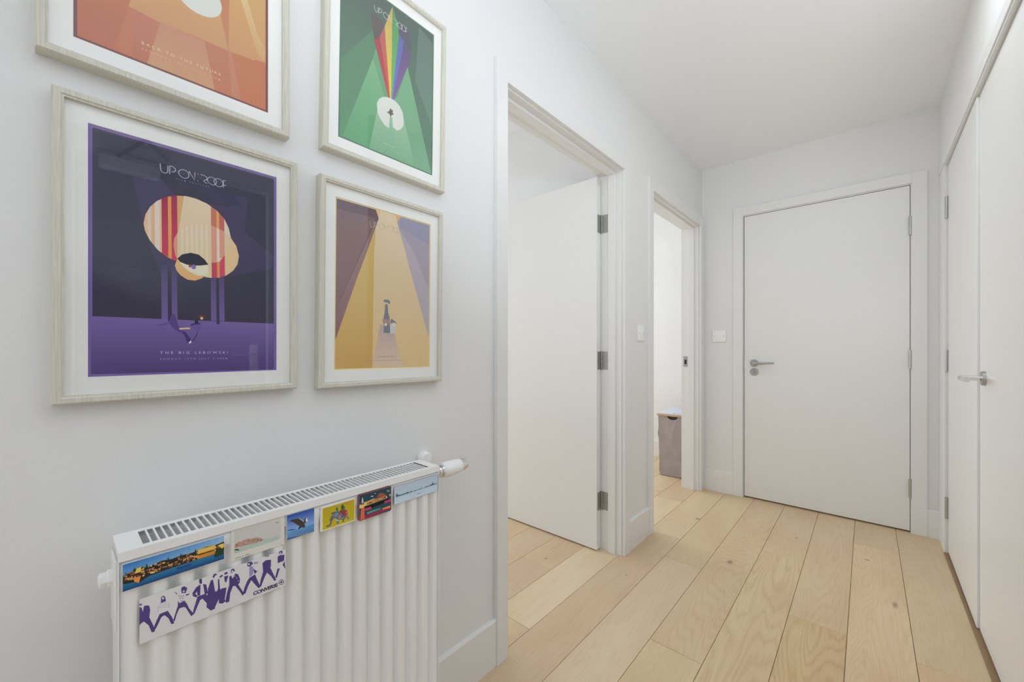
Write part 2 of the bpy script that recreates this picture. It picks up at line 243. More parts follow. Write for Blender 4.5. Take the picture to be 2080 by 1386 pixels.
  (9, 186, 190, 182, -1, 0, 0, [4236, 16711, 4434, 16224, 4314, 16223, 4137, 16644]),
  (9, 186, 190, 182, -1, 0, 0, [4434, 16224, 4243, 15698, 4147, 15769, 4314, 16223]),
  (9, 186, 190, 182, -1, 0, 0, [4243, 15698, 3850, 15424, 3816, 15540, 4147, 15769]),
  (9, 186, 190, 182, -1, 0, 0, [3850, 15424, 3390, 15447, 3430, 15560, 3816, 15540]),
  (9, 186, 190, 182, -1, 0, 0, [3390, 15447, 2998, 15725, 3099, 15790, 3430, 15560]),
  (9, 186, 190, 182, -1, 0, 0, [2998, 15725, 2805, 16350, 2925, 16351, 3099, 15790]),
  (9, 186, 190, 182, -1, 0, 0, [4426, 16989, 4471, 15543, 4351, 15539, 4306, 16985]),
  (9, 186, 190, 182, -1, 0, 0, [4426, 16957, 4825, 16975, 4831, 16855, 4431, 16837]),
  (9, 186, 190, 182, -1, 0, 0, [4370, 16028, 4812, 16071, 4824, 15951, 4382, 15909]),
  (9, 150, 190, 160, -1, 0, 0, [-1800, -17050, -1450, -17050, -1450, -17350, -1800, -17350]),
  (9, 150, 190, 160, -1, 0, 0, [-1200, -17050, -850, -17050, -850, -17350, -1200, -17350]),
  (9, 150, 190, 160, -1, 0, 0, [-600, -17050, -250, -17050, -250, -17350, -600, -17350]),
  (9, 150, 190, 160, -1, 0, 0, [0, -17050, 350, -17050, 350, -17350, 0, -17350]),
  (9, 150, 190, 160, -1, 0, 0, [600, -17050, 950, -17050, 950, -17350, 600, -17350]),
  (9, 150, 190, 160, -1, 0, 0, [1200, -17050, 1550, -17050, 1550, -17350, 1200, -17350]),
  (9, 140, 182, 152, -1, 0, 0, [-5000, -18070, -4700, -18070, -4700, -18230, -5000, -18230]),
  (9, 140, 182, 152, -1, 0, 0, [-4500, -18070, -4200, -18070, -4200, -18230, -4500, -18230]),
  (9, 140, 182, 152, -1, 0, 0, [-4000, -18070, -3700, -18070, -3700, -18230, -4000, -18230]),
  (9, 140, 182, 152, -1, 0, 0, [-3500, -18070, -3200, -18070, -3200, -18230, -3500, -18230]),
  (9, 140, 182, 152, -1, 0, 0, [-3000, -18070, -2700, -18070, -2700, -18230, -3000, -18230]),
  (9, 140, 182, 152, -1, 0, 0, [-2500, -18070, -2200, -18070, -2200, -18230, -2500, -18230]),
  (9, 140, 182, 152, -1, 0, 0, [-2000, -18070, -1700, -18070, -1700, -18230, -2000, -18230]),
  (9, 140, 182, 152, -1, 0, 0, [-1500, -18070, -1200, -18070, -1200, -18230, -1500, -18230]),
  (9, 140, 182, 152, -1, 0, 0, [-1000, -18070, -700, -18070, -700, -18230, -1000, -18230]),
  (9, 140, 182, 152, -1, 0, 0, [-500, -18070, -200, -18070, -200, -18230, -500, -18230]),
  (9, 140, 182, 152, -1, 0, 0, [0, -18070, 300, -18070, 300, -18230, 0, -18230]),
  (9, 140, 182, 152, -1, 0, 0, [500, -18070, 800, -18070, 800, -18230, 500, -18230]),
  (9, 140, 182, 152, -1, 0, 0, [1000, -18070, 1300, -18070, 1300, -18230, 1000, -18230]),
  (9, 140, 182, 152, -1, 0, 0, [1500, -18070, 1800, -18070, 1800, -18230, 1500, -18230]),
  (9, 140, 182, 152, -1, 0, 0, [2000, -18070, 2300, -18070, 2300, -18230, 2000, -18230]),
  (9, 140, 182, 152, -1, 0, 0, [2500, -18070, 2800, -18070, 2800, -18230, 2500, -18230]),
  (9, 140, 182, 152, -1, 0, 0, [3000, -18070, 3300, -18070, 3300, -18230, 3000, -18230]),
  (9, 140, 182, 152, -1, 0, 0, [3500, -18070, 3800, -18070, 3800, -18230, 3500, -18230]),
  (9, 140, 182, 152, -1, 0, 0, [4000, -18070, 4300, -18070, 4300, -18230, 4000, -18230]),
  (9, 140, 182, 152, -1, 0, 0, [4500, -18070, 4800, -18070, 4800, -18230, 4500, -18230]),
 ],
 'yellow': [
  (0, 212, 190, 126, -1, 0, 0, [-13800, 20500, 13800, 20500, 13800, -20500, -13800, -20500]),
  (1, 206, 188, 160, 204, 178, 128, [-13500, 20200, 13500, 20200, 13500, -20200, -13500, -20200]),
  (2, 96, 76, 84, 112, 80, 86, [-3334, 20200, -2514, 18153, -13500, -13357, -13500, 20200]),
  (3, 112, 90, 92, -1, 0, 0, [-13500, 17772, -3878, 18075, -3465, 17678, -13500, 13287]),
  (3, 120, 92, 88, 116, 84, 88, [-13500, 13287, -3465, 17678, -11881, -2306, -13484, -7103, -13500, -5727]),
  (4, 140, 108, 104, 124, 86, 90, [-3454, 16937, -2917, 17559, -13500, -13442, -13500, -6606]),
  (2, 196, 170, 100, 188, 152, 82, [-3299, 15731, -3734, 8441, -3956, -20200, -13500, -20200, -13500, -12741]),
  (2, 150, 142, 158, 160, 152, 164, [13500, 20200, 13500, -11538, 2929, 18410, 3708, 20200]),
  (3, 138, 136, 158, -1, 0, 0, [13500, 20200, 13500, 14440, 3699, 17283, 3902, 20200]),
  (3, 168, 158, 166, 166, 160, 170, [3708, 16762, 8820, 10563, 13500, 1291, 13500, -12172, 6645, 7520]),
  (2, 210, 178, 124, -1, 0, 0, [-2029, 20200, -2518, 18401, -3315, 20200]),
  (3, 206, 160, 110, -1, 0, 0, [3810, 20200, 2929, 18410, 2411, 20200]),
  (5, 172, 154, 152, 206, 182, 160, [-1821, -8949, -742, -9681, 2360, -11159, 2852, -13539, 4920, -20109, -3849, -19779]),
  (6, 112, 116, 132, -1, 0, 0, [-514, -3752, 288, -3689, 386, -5731, 848, -7172, 1069, -11190, -825, -11237, -949, -7461, -589, -5793]),
  (7, 108, 120, 128, -1, 0, 0, [-1064, -2926, -535, -2455, 552, -2497, 1068, -3139, 790, -3650, 237, -3245, -630, -3238]),
  (7, 160, 128, 124, -1, 0, 0, [-1308, -7769, -561, -7538, 856, -7662, 983, -8638, -748, -9293]),
  (7, 112, 112, 124, -1, 0, 0, [1077, -7651, 1627, -7466, 2877, -8358, 2770, -8761, 1093, -8633]),
  (8, 204, 200, 196, -1, 0, 0, [156, -9024, 77, -9257, -138, -9407, -405, -9417, -623, -9284, -709, -9059, -631, -8827, -417, -8677, -150, -8666, 70, -8798]),
  (8, 198, 196, 190, -1, 0, 0, [2773, -8920, 2658, -9251, 2346, -9465, 1959, -9479, 1643, -9290, 1519, -8970, 1633, -8641, 1941, -8426, 2328, -8409, 2647, -8598]),
  (7, 186, 188, 186, -1, 0, 0, [996, -9423, 2781, -9357, 2362, -11258, 1026, -11290]),
  (9, 168, 164, 150, -1, 0, 0, [-4896, 16982, -4881, 16195, -4980, 16182, -4996, 16980]),
  (9, 168, 164, 150, -1, 0, 0, [-4881, 16195, -4742, 15731, -4826, 15676, -4980, 16182]),
  (9, 168, 164, 150, -1, 0, 0, [-4742, 15731, -4464, 15550, -4487, 15452, -4826, 15676]),
  (9, 168, 164, 150, -1, 0, 0, [-4464, 15550, -4192, 15595, -4141, 15509, -4487, 15452]),
  (9, 168, 164, 150, -1, 0, 0, [-4192, 15595, -3969, 15841, -3871, 15822, -4141, 15509]),
  (9, 168, 164, 150, -1, 0, 0, [-3969, 15841, -3943, 16997, -3843, 16995, -3871, 15822]),
  (9, 168, 164, 150, -1, 0, 0, [-3582, 17014, -3608, 15523, -3708, 15525, -3682, 17016]),
  (9, 168, 164, 150, -1, 0, 0, [-3636, 17065, -3224, 17090, -3254, 16995, -3629, 16965]),
  (9, 168, 164, 150, -1, 0, 0, [-3224, 17090, -2854, 16813, -2934, 16753, -3254, 16995]),
  (9, 168, 164, 150, -1, 0, 0, [-2854, 16813, -2763, 16457, -2860, 16483, -2934, 16753]),
  (9, 168, 164, 150, -1, 0, 0, [-2763, 16457, -3043, 16075, -3104, 16154, -2860, 16483]),
  (9, 168, 164, 150, -1, 0, 0, [-3043, 16075, -3400, 15958, -3430, 16053, -3104, 16154]),
  (9, 168, 164, 150, -1, 0, 0, [-2487, 16323, -2263, 16760, -2189, 16692, -2388, 16311]),
  (9, 168, 164, 150, -1, 0, 0, [-2263, 16760, -1862, 17012, -1838, 16915, -2189, 16692]),
  (9, 168, 164, 150, -1, 0, 0, [-1862, 17012, -1397, 16979, -1432, 16885, -1838, 16915]),
  (9, 168, 164, 150, -1, 0, 0, [-1397, 16979, -1045, 16711, -1122, 16647, -1432, 16885]),
  (9, 168, 164, 150, -1, 0, 0, [-1045, 16711, -855, 16327, -954, 16312, -1122, 16647]),
  (9, 168, 164, 150, -1, 0, 0, [-855, 16327, -921, 15864, -1013, 15905, -954, 16312]),
  (9, 168, 164, 150, -1, 0, 0, [-921, 15864, -1209, 15519, -1270, 15598, -1013, 15905]),
  (9, 168, 164, 150, -1, 0, 0, [-1209, 15519, -1566, 15374, -1566, 15474, -1270, 15598]),
  (9, 168, 164, 150, -1, 0, 0, [-1566, 15374, -2027, 15522, -1976, 15608, -1566, 15474]),
  (9, 168, 164, 150, -1, 0, 0, [-2027, 15522, -2370, 15849, -2283, 15899, -1976, 15608]),
  (9, 168, 164, 150, -1, 0, 0, [-2370, 15849, -2487, 16323, -2388, 16311, -2283, 15899]),
  (9, 168, 164, 150, -1, 0, 0, [-884, 16543, -853, 17011, -934, 16952, -785, 16556]),
  (9, 168, 164, 150, -1, 0, 0, [-853, 17011, -75, 15547, -72, 15447, -934, 16952]),
  (9, 168, 164, 150, -1, 0, 0, [-75, 15547, -80, 17015, 20, 17012, -72, 15447]),
  (9, 168, 164, 150, -1, 0, 0, [365, 16922, 507, 16925, 508, 16825, 367, 16822]),
  (9, 168, 164, 150, -1, 0, 0, [318, 15631, 477, 15637, 481, 15537, 322, 15531]),
  (9, 168, 164, 150, -1, 0, 0, [816, 16945, 1286, 16983, 1272, 16884, 825, 16846]),
  (9, 168, 164, 150, -1, 0, 0, [1286, 16983, 1722, 16811, 1650, 16742, 1272, 16884]),
  (9, 168, 164, 150, -1, 0, 0, [1722, 16811, 1855, 16382, 1756, 16390, 1650, 16742]),
  (9, 168, 164, 150, -1, 0, 0, [1855, 16382, 1667, 16083, 1600, 16157, 1756, 16390]),
  (9, 168, 164, 150, -1, 0, 0, [1667, 16083, 1324, 15889, 1230, 15923, 1600, 16157]),
  (9, 168, 164, 150, -1, 0, 0, [1324, 15889, 1493, 15683, 1434, 15603, 1230, 15923]),
  (9, 168, 164, 150, -1, 0, 0, [1493, 15683, 1843, 15549, 1807, 15456, 1434, 15603]),
  (9, 168, 164, 150, -1, 0, 0, [1786, 16331, 1998, 16775, 2073, 16709, 1885, 16317]),
  (9, 168, 164, 150, -1, 0, 0, [1998, 16775, 2375, 17006, 2396, 16909, 2073, 16709]),
  (9, 168, 164, 150, -1, 0, 0, [2375, 17006, 2817, 16953, 2784, 16859, 2396, 16909]),
  (9, 168, 164, 150, -1, 0, 0, [2817, 16953, 3138, 16743, 3062, 16677, 2784, 16859]),
  (9, 168, 164, 150, -1, 0, 0, [3138, 16743, 3345, 16340, 3245, 16333, 3062, 16677]),
  (9, 168, 164, 150, -1, 0, 0, [3345, 16340, 3212, 15770, 3124, 15816, 3245, 16333]),
  (9, 168, 164, 150, -1, 0, 0, [3212, 15770, 2891, 15479, 2853, 15572, 3124, 15816]),
  (9, 168, 164, 150, -1, 0, 0, [2891, 15479, 2507, 15480, 2527, 15578, 2853, 15572]),
  (9, 168, 164, 150, -1, 0, 0, [2507, 15480, 2135, 15632, 2190, 15716, 2527, 15578]),
  (9, 168, 164, 150, -1, 0, 0, [2135, 15632, 1881, 15902, 1971, 15947, 2190, 15716]),
  (9, 168, 164, 150, -1, 0, 0, [1881, 15902, 1786, 16331, 1885, 16317, 1971, 15947]),
  (9, 168, 164, 150, -1, 0, 0, [2815, 16350, 3004, 16799, 3076, 16729, 2915, 16351]),
  (9, 168, 164, 150, -1, 0, 0, [3004, 16799, 3446, 17013, 3468, 16915, 3076, 16729]),
  (9, 168, 164, 150, -1, 0, 0, [3446, 17013, 3898, 16995, 3861, 16902, 3468, 16915]),
  (9, 168, 164, 150, -1, 0, 0, [3898, 16995, 4227, 16706, 4145, 16649, 3861, 16902]),
  (9, 168, 164, 150, -1, 0, 0, [4227, 16706, 4424, 16224, 4324, 16223, 4145, 16649]),
  (9, 168, 164, 150, -1, 0, 0, [4424, 16224, 4235, 15704, 4155, 15763, 4324, 16223]),
  (9, 168, 164, 150, -1, 0, 0, [4235, 15704, 3847, 15434, 3819, 15530, 4155, 15763]),
  (9, 168, 164, 150, -1, 0, 0, [3847, 15434, 3394, 15456, 3427, 15551, 3819, 15530]),
  (9, 168, 164, 150, -1, 0, 0, [3394, 15456, 3007, 15731, 3091, 15785, 3427, 15551]),
  (9, 168, 164, 150, -1, 0, 0, [3007, 15731, 2815, 16350, 2915, 16351, 3091, 15785]),
  (9, 168, 164, 150, -1, 0, 0, [4416, 16989, 4461, 15542, 4361, 15539, 4316, 16986]),
  (9, 168, 164, 150, -1, 0, 0, [4426, 16947, 4826, 16965, 4830, 16865, 4431, 16847]),
  (9, 168, 164, 150, -1, 0, 0, [4371, 16018, 4813, 16061, 4823, 15961, 4381, 15919]),
  (9, 158, 140, 138, -1, 0, 0, [-2600, -17270, -2200, -17270, -2200, -17530, -2600, -17530]),
  (9, 158, 140, 138, -1, 0, 0, [-1900, -17270, -1500, -17270, -1500, -17530, -1900, -17530]),
  (9, 158, 140, 138, -1, 0, 0, [-1200, -17270, -800, -17270, -800, -17530, -1200, -17530]),
  (9, 158, 140, 138, -1, 0, 0, [-500, -17270, -100, -17270, -100, -17530, -500, -17530]),
  (9, 158, 140, 138, -1, 0, 0, [200, -17270, 600, -17270, 600, -17530, 200, -17530]),
  (9, 158, 140, 138, -1, 0, 0, [900, -17270, 1300, -17270, 1300, -17530, 900, -17530]),
  (9, 158, 140, 138, -1, 0, 0, [1600, -17270, 2000, -17270, 2000, -17530, 1600, -17530]),
  (9, 158, 140, 138, -1, 0, 0, [2300, -17270, 2700, -17270, 2700, -17530, 2300, -17530]),
  (9, 158, 140, 120, -1, 0, 0, [-5500, -18340, -5200, -18340, -5200, -18460, -5500, -18460]),
  (9, 158, 140, 120, -1, 0, 0, [-5000, -18340, -4700, -18340, -4700, -18460, -5000, -18460]),
  (9, 158, 140, 120, -1, 0, 0, [-4500, -18340, -4200, -18340, -4200, -18460, -4500, -18460]),
  (9, 158, 140, 120, -1, 0, 0, [-4000, -18340, -3700, -18340, -3700, -18460, -4000, -18460]),
  (9, 158, 140, 120, -1, 0, 0, [-3500, -18340, -3200, -18340, -3200, -18460, -3500, -18460]),
  (9, 158, 140, 120, -1, 0, 0, [-3000, -18340, -2700, -18340, -2700, -18460, -3000, -18460]),
  (9, 158, 140, 120, -1, 0, 0, [-2500, -18340, -2200, -18340, -2200, -18460, -2500, -18460]),
  (9, 158, 140, 120, -1, 0, 0, [-2000, -18340, -1700, -18340, -1700, -18460, -2000, -18460]),
  (9, 158, 140, 120, -1, 0, 0, [-1500, -18340, -1200, -18340, -1200, -18460, -1500, -18460]),
  (9, 158, 140, 120, -1, 0, 0, [-1000, -18340, -700, -18340, -700, -18460, -1000, -18460]),
  (9, 158, 140, 120, -1, 0, 0, [-500, -18340, -200, -18340, -200, -18460, -500, -18460]),
  (9, 158, 140, 120, -1, 0, 0, [0, -18340, 300, -18340, 300, -18460, 0, -18460]),
  (9, 158, 140, 120, -1, 0, 0, [500, -18340, 800, -18340, 800, -18460, 500, -18460]),
  (9, 158, 140, 120, -1, 0, 0, [1000, -18340, 1300, -18340, 1300, -18460, 1000, -18460]),
  (9, 158, 140, 120, -1, 0, 0, [1500, -18340, 1800, -18340, 1800, -18460, 1500, -18460]),
  (9, 158, 140, 120, -1, 0, 0, [2000, -18340, 2300, -18340, 2300, -18460, 2000, -18460]),
  (9, 158, 140, 120, -1, 0, 0, [2500, -18340, 2800, -18340, 2800, -18460, 2500, -18460]),
  (9, 158, 140, 120, -1, 0, 0, [3000, -18340, 3300, -18340, 3300, -18460, 3000, -18460]),
  (9, 158, 140, 120, -1, 0, 0, [3500, -18340, 3800, -18340, 3800, -18460, 3500, -18460]),
  (9, 158, 140, 120, -1, 0, 0, [4000, -18340, 4300, -18340, 4300, -18460, 4000, -18460]),
  (9, 158, 140, 120, -1, 0, 0, [4500, -18340, 4800, -18340, 4800, -18460, 4500, -18460]),
  (9, 158, 140, 120, -1, 0, 0, [5000, -18340, 5300, -18340, 5300, -18460, 5000, -18460]),
 ],
 'pano': [
  (0, 52, 110, 184, 104, 164, 214, [-6139, 1956, -5262, 1956, -5262, 0, -6139, 0]),
  (0, 57, 114, 185, 108, 166, 213, [-5262, 1956, -4385, 1956, -4385, 0, -5262, 0]),
  (0, 62, 118, 187, 112, 168, 213, [-4385, 1956, -3508, 1956, -3508, 0, -4385, 0]),
  (0, 68, 123, 189, 116, 170, 213, [-3508, 1956, -2631, 1956, -2631, 0, -3508, 0]),
  (0, 73, 127, 191, 121, 172, 213, [-2631, 1956, -1754, 1956, -1754, 0, -2631, 0]),
  (0, 78, 132, 193, 125, 174, 213, [-1754, 1956, -877, 1956, -877, 0, -1754, 0]),
  (0, 84, 136, 195, 129, 176, 213, [-877, 1956, 0, 1956, 0, 0, -877, 0]),
  (0, 89, 141, 196, 134, 178, 212, [0, 1956, 877, 1956, 877, 0, 0, 0]),
  (0, 95, 145, 198, 138, 180, 212, [877, 1956, 1754, 1956, 1754, 0, 877, 0]),
  (0, 100, 150, 200, 142, 182, 212, [1754, 1956, 2631, 1956, 2631, 0, 1754, 0]),
  (0, 105, 154, 202, 147, 184, 212, [2631, 1956, 3508, 1956, 3508, 0, 2631, 0]),
  (0, 111, 159, 204, 151, 186, 212, [3508, 1956, 4385, 1956, 4385, 0, 3508, 0]),
  (0, 116, 163, 206, 155, 188, 212, [4385, 1956, 5262, 1956, 5262, 0, 4385, 0]),
  (0, 122, 168, 208, 160, 190, 212, [5262, 1956, 6139, 1956, 6139, 0, 5262, 0]),
  (0, 66, 134, 176, 22, 70, 122, [-6139, 0, 6139, 0, 6139, -1956, -6139, -1956]),
  (1, 52, 46, 40, -1, 0, 0, [-6139, 391, -5218, 489, -4911, 782, -4297, 978, -3683, 587, -2762, 685, -1842, 880, -614, 685, 614, 782, 1842, 685, 3069, 880, 3806, 978, 4911, 782, 6139, 978, 6139, -587, 4911, -489, 3069, -587, 1842, -685, 0, -685, -1842, -782, -3376, -880, -4297, -1369, -4911, -1076, -6139, -880]),
  (2, 190, 130, 80, -1, 0, 0, [-3270, -60, -3121, -60, -3121, -185, -3270, -185]),
  (3, 214, 170, 96, -1, 0, 0, [-5898, -42, -5640, -42, -5640, -314, -5898, -314]),
  (4, 190, 130, 80, -1, 0, 0, [-3441, -201, -3187, -201, -3187, -330, -3441, -330]),
  (2, 226, 196, 130, -1, 0, 0, [-2958, -423, -2603, -423, -2603, -634, -2958, -634]),
  (3, 150, 90, 60, -1, 0, 0, [3590, -81, 3761, -81, 3761, -289, 3590, -289]),
  (4, 160, 98, 66, -1, 0, 0, [-5085, 336, -4813, 336, -4813, 150, -5085, 150]),
  (2, 226, 196, 130, -1, 0, 0, [-3133, 722, -2941, 722, -2941, 480, -3133, 480]),
  (3, 206, 150, 110, -1, 0, 0, [-6051, 343, -5856, 343, -5856, 190, -6051, 190]),
  (4, 226, 196, 130, -1, 0, 0, [-1107, -16, -837, -16, -837, -142, -1107, -142]),
  (2, 226, 196, 130, -1, 0, 0, [-2983, -387, -2664, -387, -2664, -567, -2983, -567]),
  (3, 206, 150, 110, -1, 0, 0, [168, 308, 450, 308, 450, 185, 168, 185]),
  (4, 160, 98, 66, -1, 0, 0, [-5331, 281, -4984, 281, -4984, 105, -5331, 105]),
  (2, 150, 90, 60, -1, 0, 0, [-1814, -80, -1507, -80, -1507, -276, -1814, -276]),
  (3, 206, 150, 110, -1, 0, 0, [-4911, -155, -4773, -155, -4773, -387, -4911, -387]),
  (4, 150, 90, 60, -1, 0, 0, [-4654, -210, -4302, -210, -4302, -312, -4654, -312]),
  (2, 150, 90, 60, -1, 0, 0, [2337, 720, 2679, 720, 2679, 493, 2337, 493]),
  (3, 120, 84, 56, -1, 0, 0, [-5918, 741, -5724, 741, -5724, 506, -5918, 506]),
  (4, 206, 150, 110, -1, 0, 0, [4331, 271, 4667, 271, 4667, 160, 4331, 160]),
  (2, 160, 98, 66, -1, 0, 0, [4728, -159, 4923, -159, 4923, -362, 4728, -362]),
  (3, 150, 90, 60, -1, 0, 0, [-2112, -483, -1987, -483, -1987, -611, -2112, -611]),
  (4, 206, 150, 110, -1, 0, 0, [5982, 2, 6139, 2, 6139, -132, 5982, -132]),
  (2, 160, 98, 66, -1, 0, 0, [-4758, 432, -4620, 432, -4620, 229, -4758, 229]),
  (3, 214, 170, 96, -1, 0, 0, [1233, 196, 1490, 196, 1490, 42, 1233, 42]),
  (4, 206, 150, 110, -1, 0, 0, [-4652, 443, -4400, 443, -4400, 273, -4652, 273]),
  (2, 120, 84, 56, -1, 0, 0, [-332, -63, -150, -63, -150, -167, -332, -167]),
  (3, 206, 150, 110, -1, 0, 0, [-748, -10, -466, -10, -466, -146, -748, -146]),
  (4, 206, 150, 110, -1, 0, 0, [-5754, -237, -5569, -237, -5569, -371, -5754, -371]),
  (2, 150, 90, 60, -1, 0, 0, [-1069, -16, -882, -16, -882, -271, -1069, -271]),
  (3, 214, 170, 96, -1, 0, 0, [733, 80, 1099, 80, 1099, -176, 733, -176]),
  (4, 160, 98, 66, -1, 0, 0, [-131, -158, 15, -158, 15, -409, -131, -409]),
  (2, 120, 84, 56, -1, 0, 0, [-2048, 515, -1763, 515, -1763, 305, -2048, 305]),
  (3, 120, 84, 56, -1, 0, 0, [279, 312, 563, 312, 563, 167, 279, 167]),
  (4, 206, 150, 110, -1, 0, 0, [5484, 780, 5625, 780, 5625, 513, 5484, 513]),
  (2, 214, 170, 96, -1, 0, 0, [-5597, -242, -5254, -242, -5254, -510, -5597, -510]),
  (3, 120, 84, 56, -1, 0, 0, [4437, 79, 4728, 79, 4728, -102, 4437, -102]),
  (4, 214, 170, 96, -1, 0, 0, [5134, -401, 5311, -401, 5311, -661, 5134, -661]),
  (2, 120, 84, 56, -1, 0, 0, [1276, 48, 1462, 48, 1462, -185, 1276, -185]),
  (3, 150, 90, 60, -1, 0, 0, [4531, 534, 4789, 534, 4789, 401, 4531, 401]),
  (4, 184, 140, 96, -1, 0, 0, [3809, 545, 4070, 545, 4070, 286, 3809, 286]),
  (2, 226, 196, 130, -1, 0, 0, [-5818, 240, -5687, 240, -5687, 56, -5818, 56]),
  (3, 214, 170, 96, -1, 0, 0, [1253, 8, 1410, 8, 1410, -225, 1253, -225]),
  (4, 184, 140, 96, -1, 0, 0, [-2529, -308, -2322, -308, -2322, -574, -2529, -574]),
  (2, 184, 140, 96, -1, 0, 0, [-1506, -149, -1190, -149, -1190, -288, -1506, -288]),
  (3, 150, 90, 60, -1, 0, 0, [4259, -312, 4480, -312, 4480, -571, 4259, -571]),
  (4, 190, 130, 80, -1, 0, 0, [90, 610, 320, 610, 320, 375, 90, 375]),
  (2, 184, 140, 96, -1, 0, 0, [1502, 369, 1855, 369, 1855, 107, 1502, 107]),
  (3, 160, 98, 66, -1, 0, 0, [-1004, -210, -685, -210, -685, -462, -1004, -462]),
  (4, 214, 170, 96, -1, 0, 0, [2451, 521, 2654, 521, 2654, 378, 2451, 378]),
  (2, 184, 140, 96, -1, 0, 0, [2497, -93, 2621, -93, 2621, -287, 2497, -287]),
  (3, 120, 84, 56, -1, 0, 0, [3417, 163, 3688, 163, 3688, -27, 3417, -27]),
  (4, 214, 170, 96, -1, 0, 0, [4163, 536, 4373, 536, 4373, 265, 4163, 265]),
  (2, 184, 140, 96, -1, 0, 0, [2087, -27, 2359, -27, 2359, -285, 2087, -285]),
  (3, 184, 140, 96, -1, 0, 0, [3372, 658, 3634, 658, 3634, 471, 3372, 471]),
  (4, 150, 90, 60, -1, 0, 0, [1312, -261, 1543, -261, 1543, -494, 1312, -494]),
  (2, 160, 98, 66, -1, 0, 0, [5844, 65, 6051, 65, 6051, -139, 5844, -139]),
  (3, 190, 130, 80, -1, 0, 0, [-2670, -188, -2317, -188, -2317, -426, -2670, -426]),
  (4, 150, 90, 60, -1, 0, 0, [-5202, 587, -4921, 587, -4921, 432, -5202, 432]),
  (2, 190, 130, 80, -1, 0, 0, [-2168, -536, -1971, -536, -1971, -637, -2168, -637]),
  (3, 184, 140, 96, -1, 0, 0, [3598, 617, 3919, 617, 3919, 491, 3598, 491]),
  (4, 190, 130, 80, -1, 0, 0, [1896, -311, 2262, -311, 2262, -572, 1896, -572]),
  (2, 226, 196, 130, -1, 0, 0, [-4048, 547, -3807, 547, -3807, 410, -4048, 410]),
  (3, 184, 140, 96, -1, 0, 0, [4226, 543, 4518, 543, 4518, 403, 4226, 403]),
  (4, 184, 140, 96, -1, 0, 0, [2413, -230, 2612, -230, 2612, -386, 2413, -386]),
  (2, 226, 196, 130, -1, 0, 0, [4788, 63, 5009, 63, 5009, -179, 4788, -179]),
  (3, 184, 140, 96, -1, 0, 0, [-811, -105, -544, -105, -544, -360, -811, -360]),
  (4, 214, 170, 96, -1, 0, 0, [2288, 42, 2562, 42, 2562, -223, 2288, -223]),
  (2, 150, 90, 60, -1, 0, 0, [-4242, 788, -4102, 788, -4102, 516, -4242, 516]),
  (3, 206, 150, 110, -1, 0, 0, [1200, -411, 1400, -411, 1400, -554, 1200, -554]),
  (4, 206, 150, 110, -1, 0, 0, [1639, 176, 1879, 176, 1879, 67, 1639, 67]),
  (2, 226, 196, 130, -1, 0, 0, [-5299, -440, -5144, -440, -5144, -608, -5299, -608]),
  (3, 150, 90, 60, -1, 0, 0, [-5913, 380, -5730, 380, -5730, 246, -5913, 246]),
  (4, 160, 98, 66, -1, 0, 0, [-5143, 612, -4953, 612, -4953, 401, -5143, 401]),
  (2, 190, 130, 80, -1, 0, 0, [2750, 743, 3034, 743, 3034, 490, 2750, 490]),
  (3, 120, 84, 56, -1, 0, 0, [667, 408, 960, 408, 960, 213, 667, 213]),
  (4, 160, 98, 66, -1, 0, 0, [-4264, 32, -3934, 32, -3934, -78, -4264, -78]),
  (2, 226, 196, 130, -1, 0, 0, [-4152, 152, -3811, 152, -3811, -41, -4152, -41]),
  (3, 214, 170, 96, -1, 0, 0, [4334, -24, 4537, -24, 4537, -196, 4334, -196]),
  (4, 190, 130, 80, -1, 0, 0, [-2752, -60, -2464, -60, -2464, -296, -2752, -296]),
  (2, 214, 170, 96, -1, 0, 0, [-4234, 472, -3903, 472, -3903, 334, -4234, 334]),
  (3, 120, 84, 56, -1, 0, 0, [-345, -197, -45, -197, -45, -441, -345, -441]),
  (4, 184, 140, 96, -1, 0, 0, [-2052, 109, -1887, 109, -1887, -22, -2052, -22]),
  (2, 120, 84, 56, -1, 0, 0, [1388, -83, 1735, -83, 1735, -295, 1388, -295]),
  (3, 226, 196, 130, -1, 0, 0, [1155, 244, 1287, 244, 1287, 101, 1155, 101]),
  (4, 190, 130, 80, -1, 0, 0, [3395, 586, 3635, 586, 3635, 346, 3395, 346]),
  (2, 214, 170, 96, -1, 0, 0, [4699, 620, 5041, 620, 5041, 406, 4699, 406]),
  (3, 190, 130, 80, -1, 0, 0, [1211, 692, 1463, 692, 1463, 532, 1211, 532]),
  (4, 206, 150, 110, -1, 0, 0, [-3986, 208, -3852, 208, -3852, -35, -3986, -35]),
  (2, 160, 98, 66, -1, 0, 0, [-5665, -53, -5376, -53, -5376, -257, -5665, -257]),
  (3, 214, 170, 96, -1, 0, 0, [2330, 765, 2481, 765, 2481, 522, 2330, 522]),
  (4, 214, 170, 96, -1, 0, 0, [-5270, -67, -5091, -67, -5091, -332, -5270, -332]),
  (2, 150, 90, 60, -1, 0, 0, [-6011, -265, -5717, -265, -5717, -407, -6011, -407]),
  (3, 214, 170, 96, -1, 0, 0, [3778, 10, 3974, 10, 3974, -194, 3778, -194]),
  (4, 226, 196, 130, -1, 0, 0, [-4037, -400, -3794, -400, -3794, -588, -4037, -588]),
  (2, 150, 90, 60, -1, 0, 0, [666, -192, 858, -192, 858, -413, 666, -413]),
  (3, 226, 196, 130, -1, 0, 0, [-4013, 673, -3886, 673, -3886, 411, -4013, 411]),
  (4, 120, 84, 56, -1, 0, 0, [-2111, 748, -1765, 748, -1765, 487, -2111, 487]),
  (2, 214, 170, 96, -1, 0, 0, [-2234, -167, -1959, -167, -1959, -355, -2234, -355]),
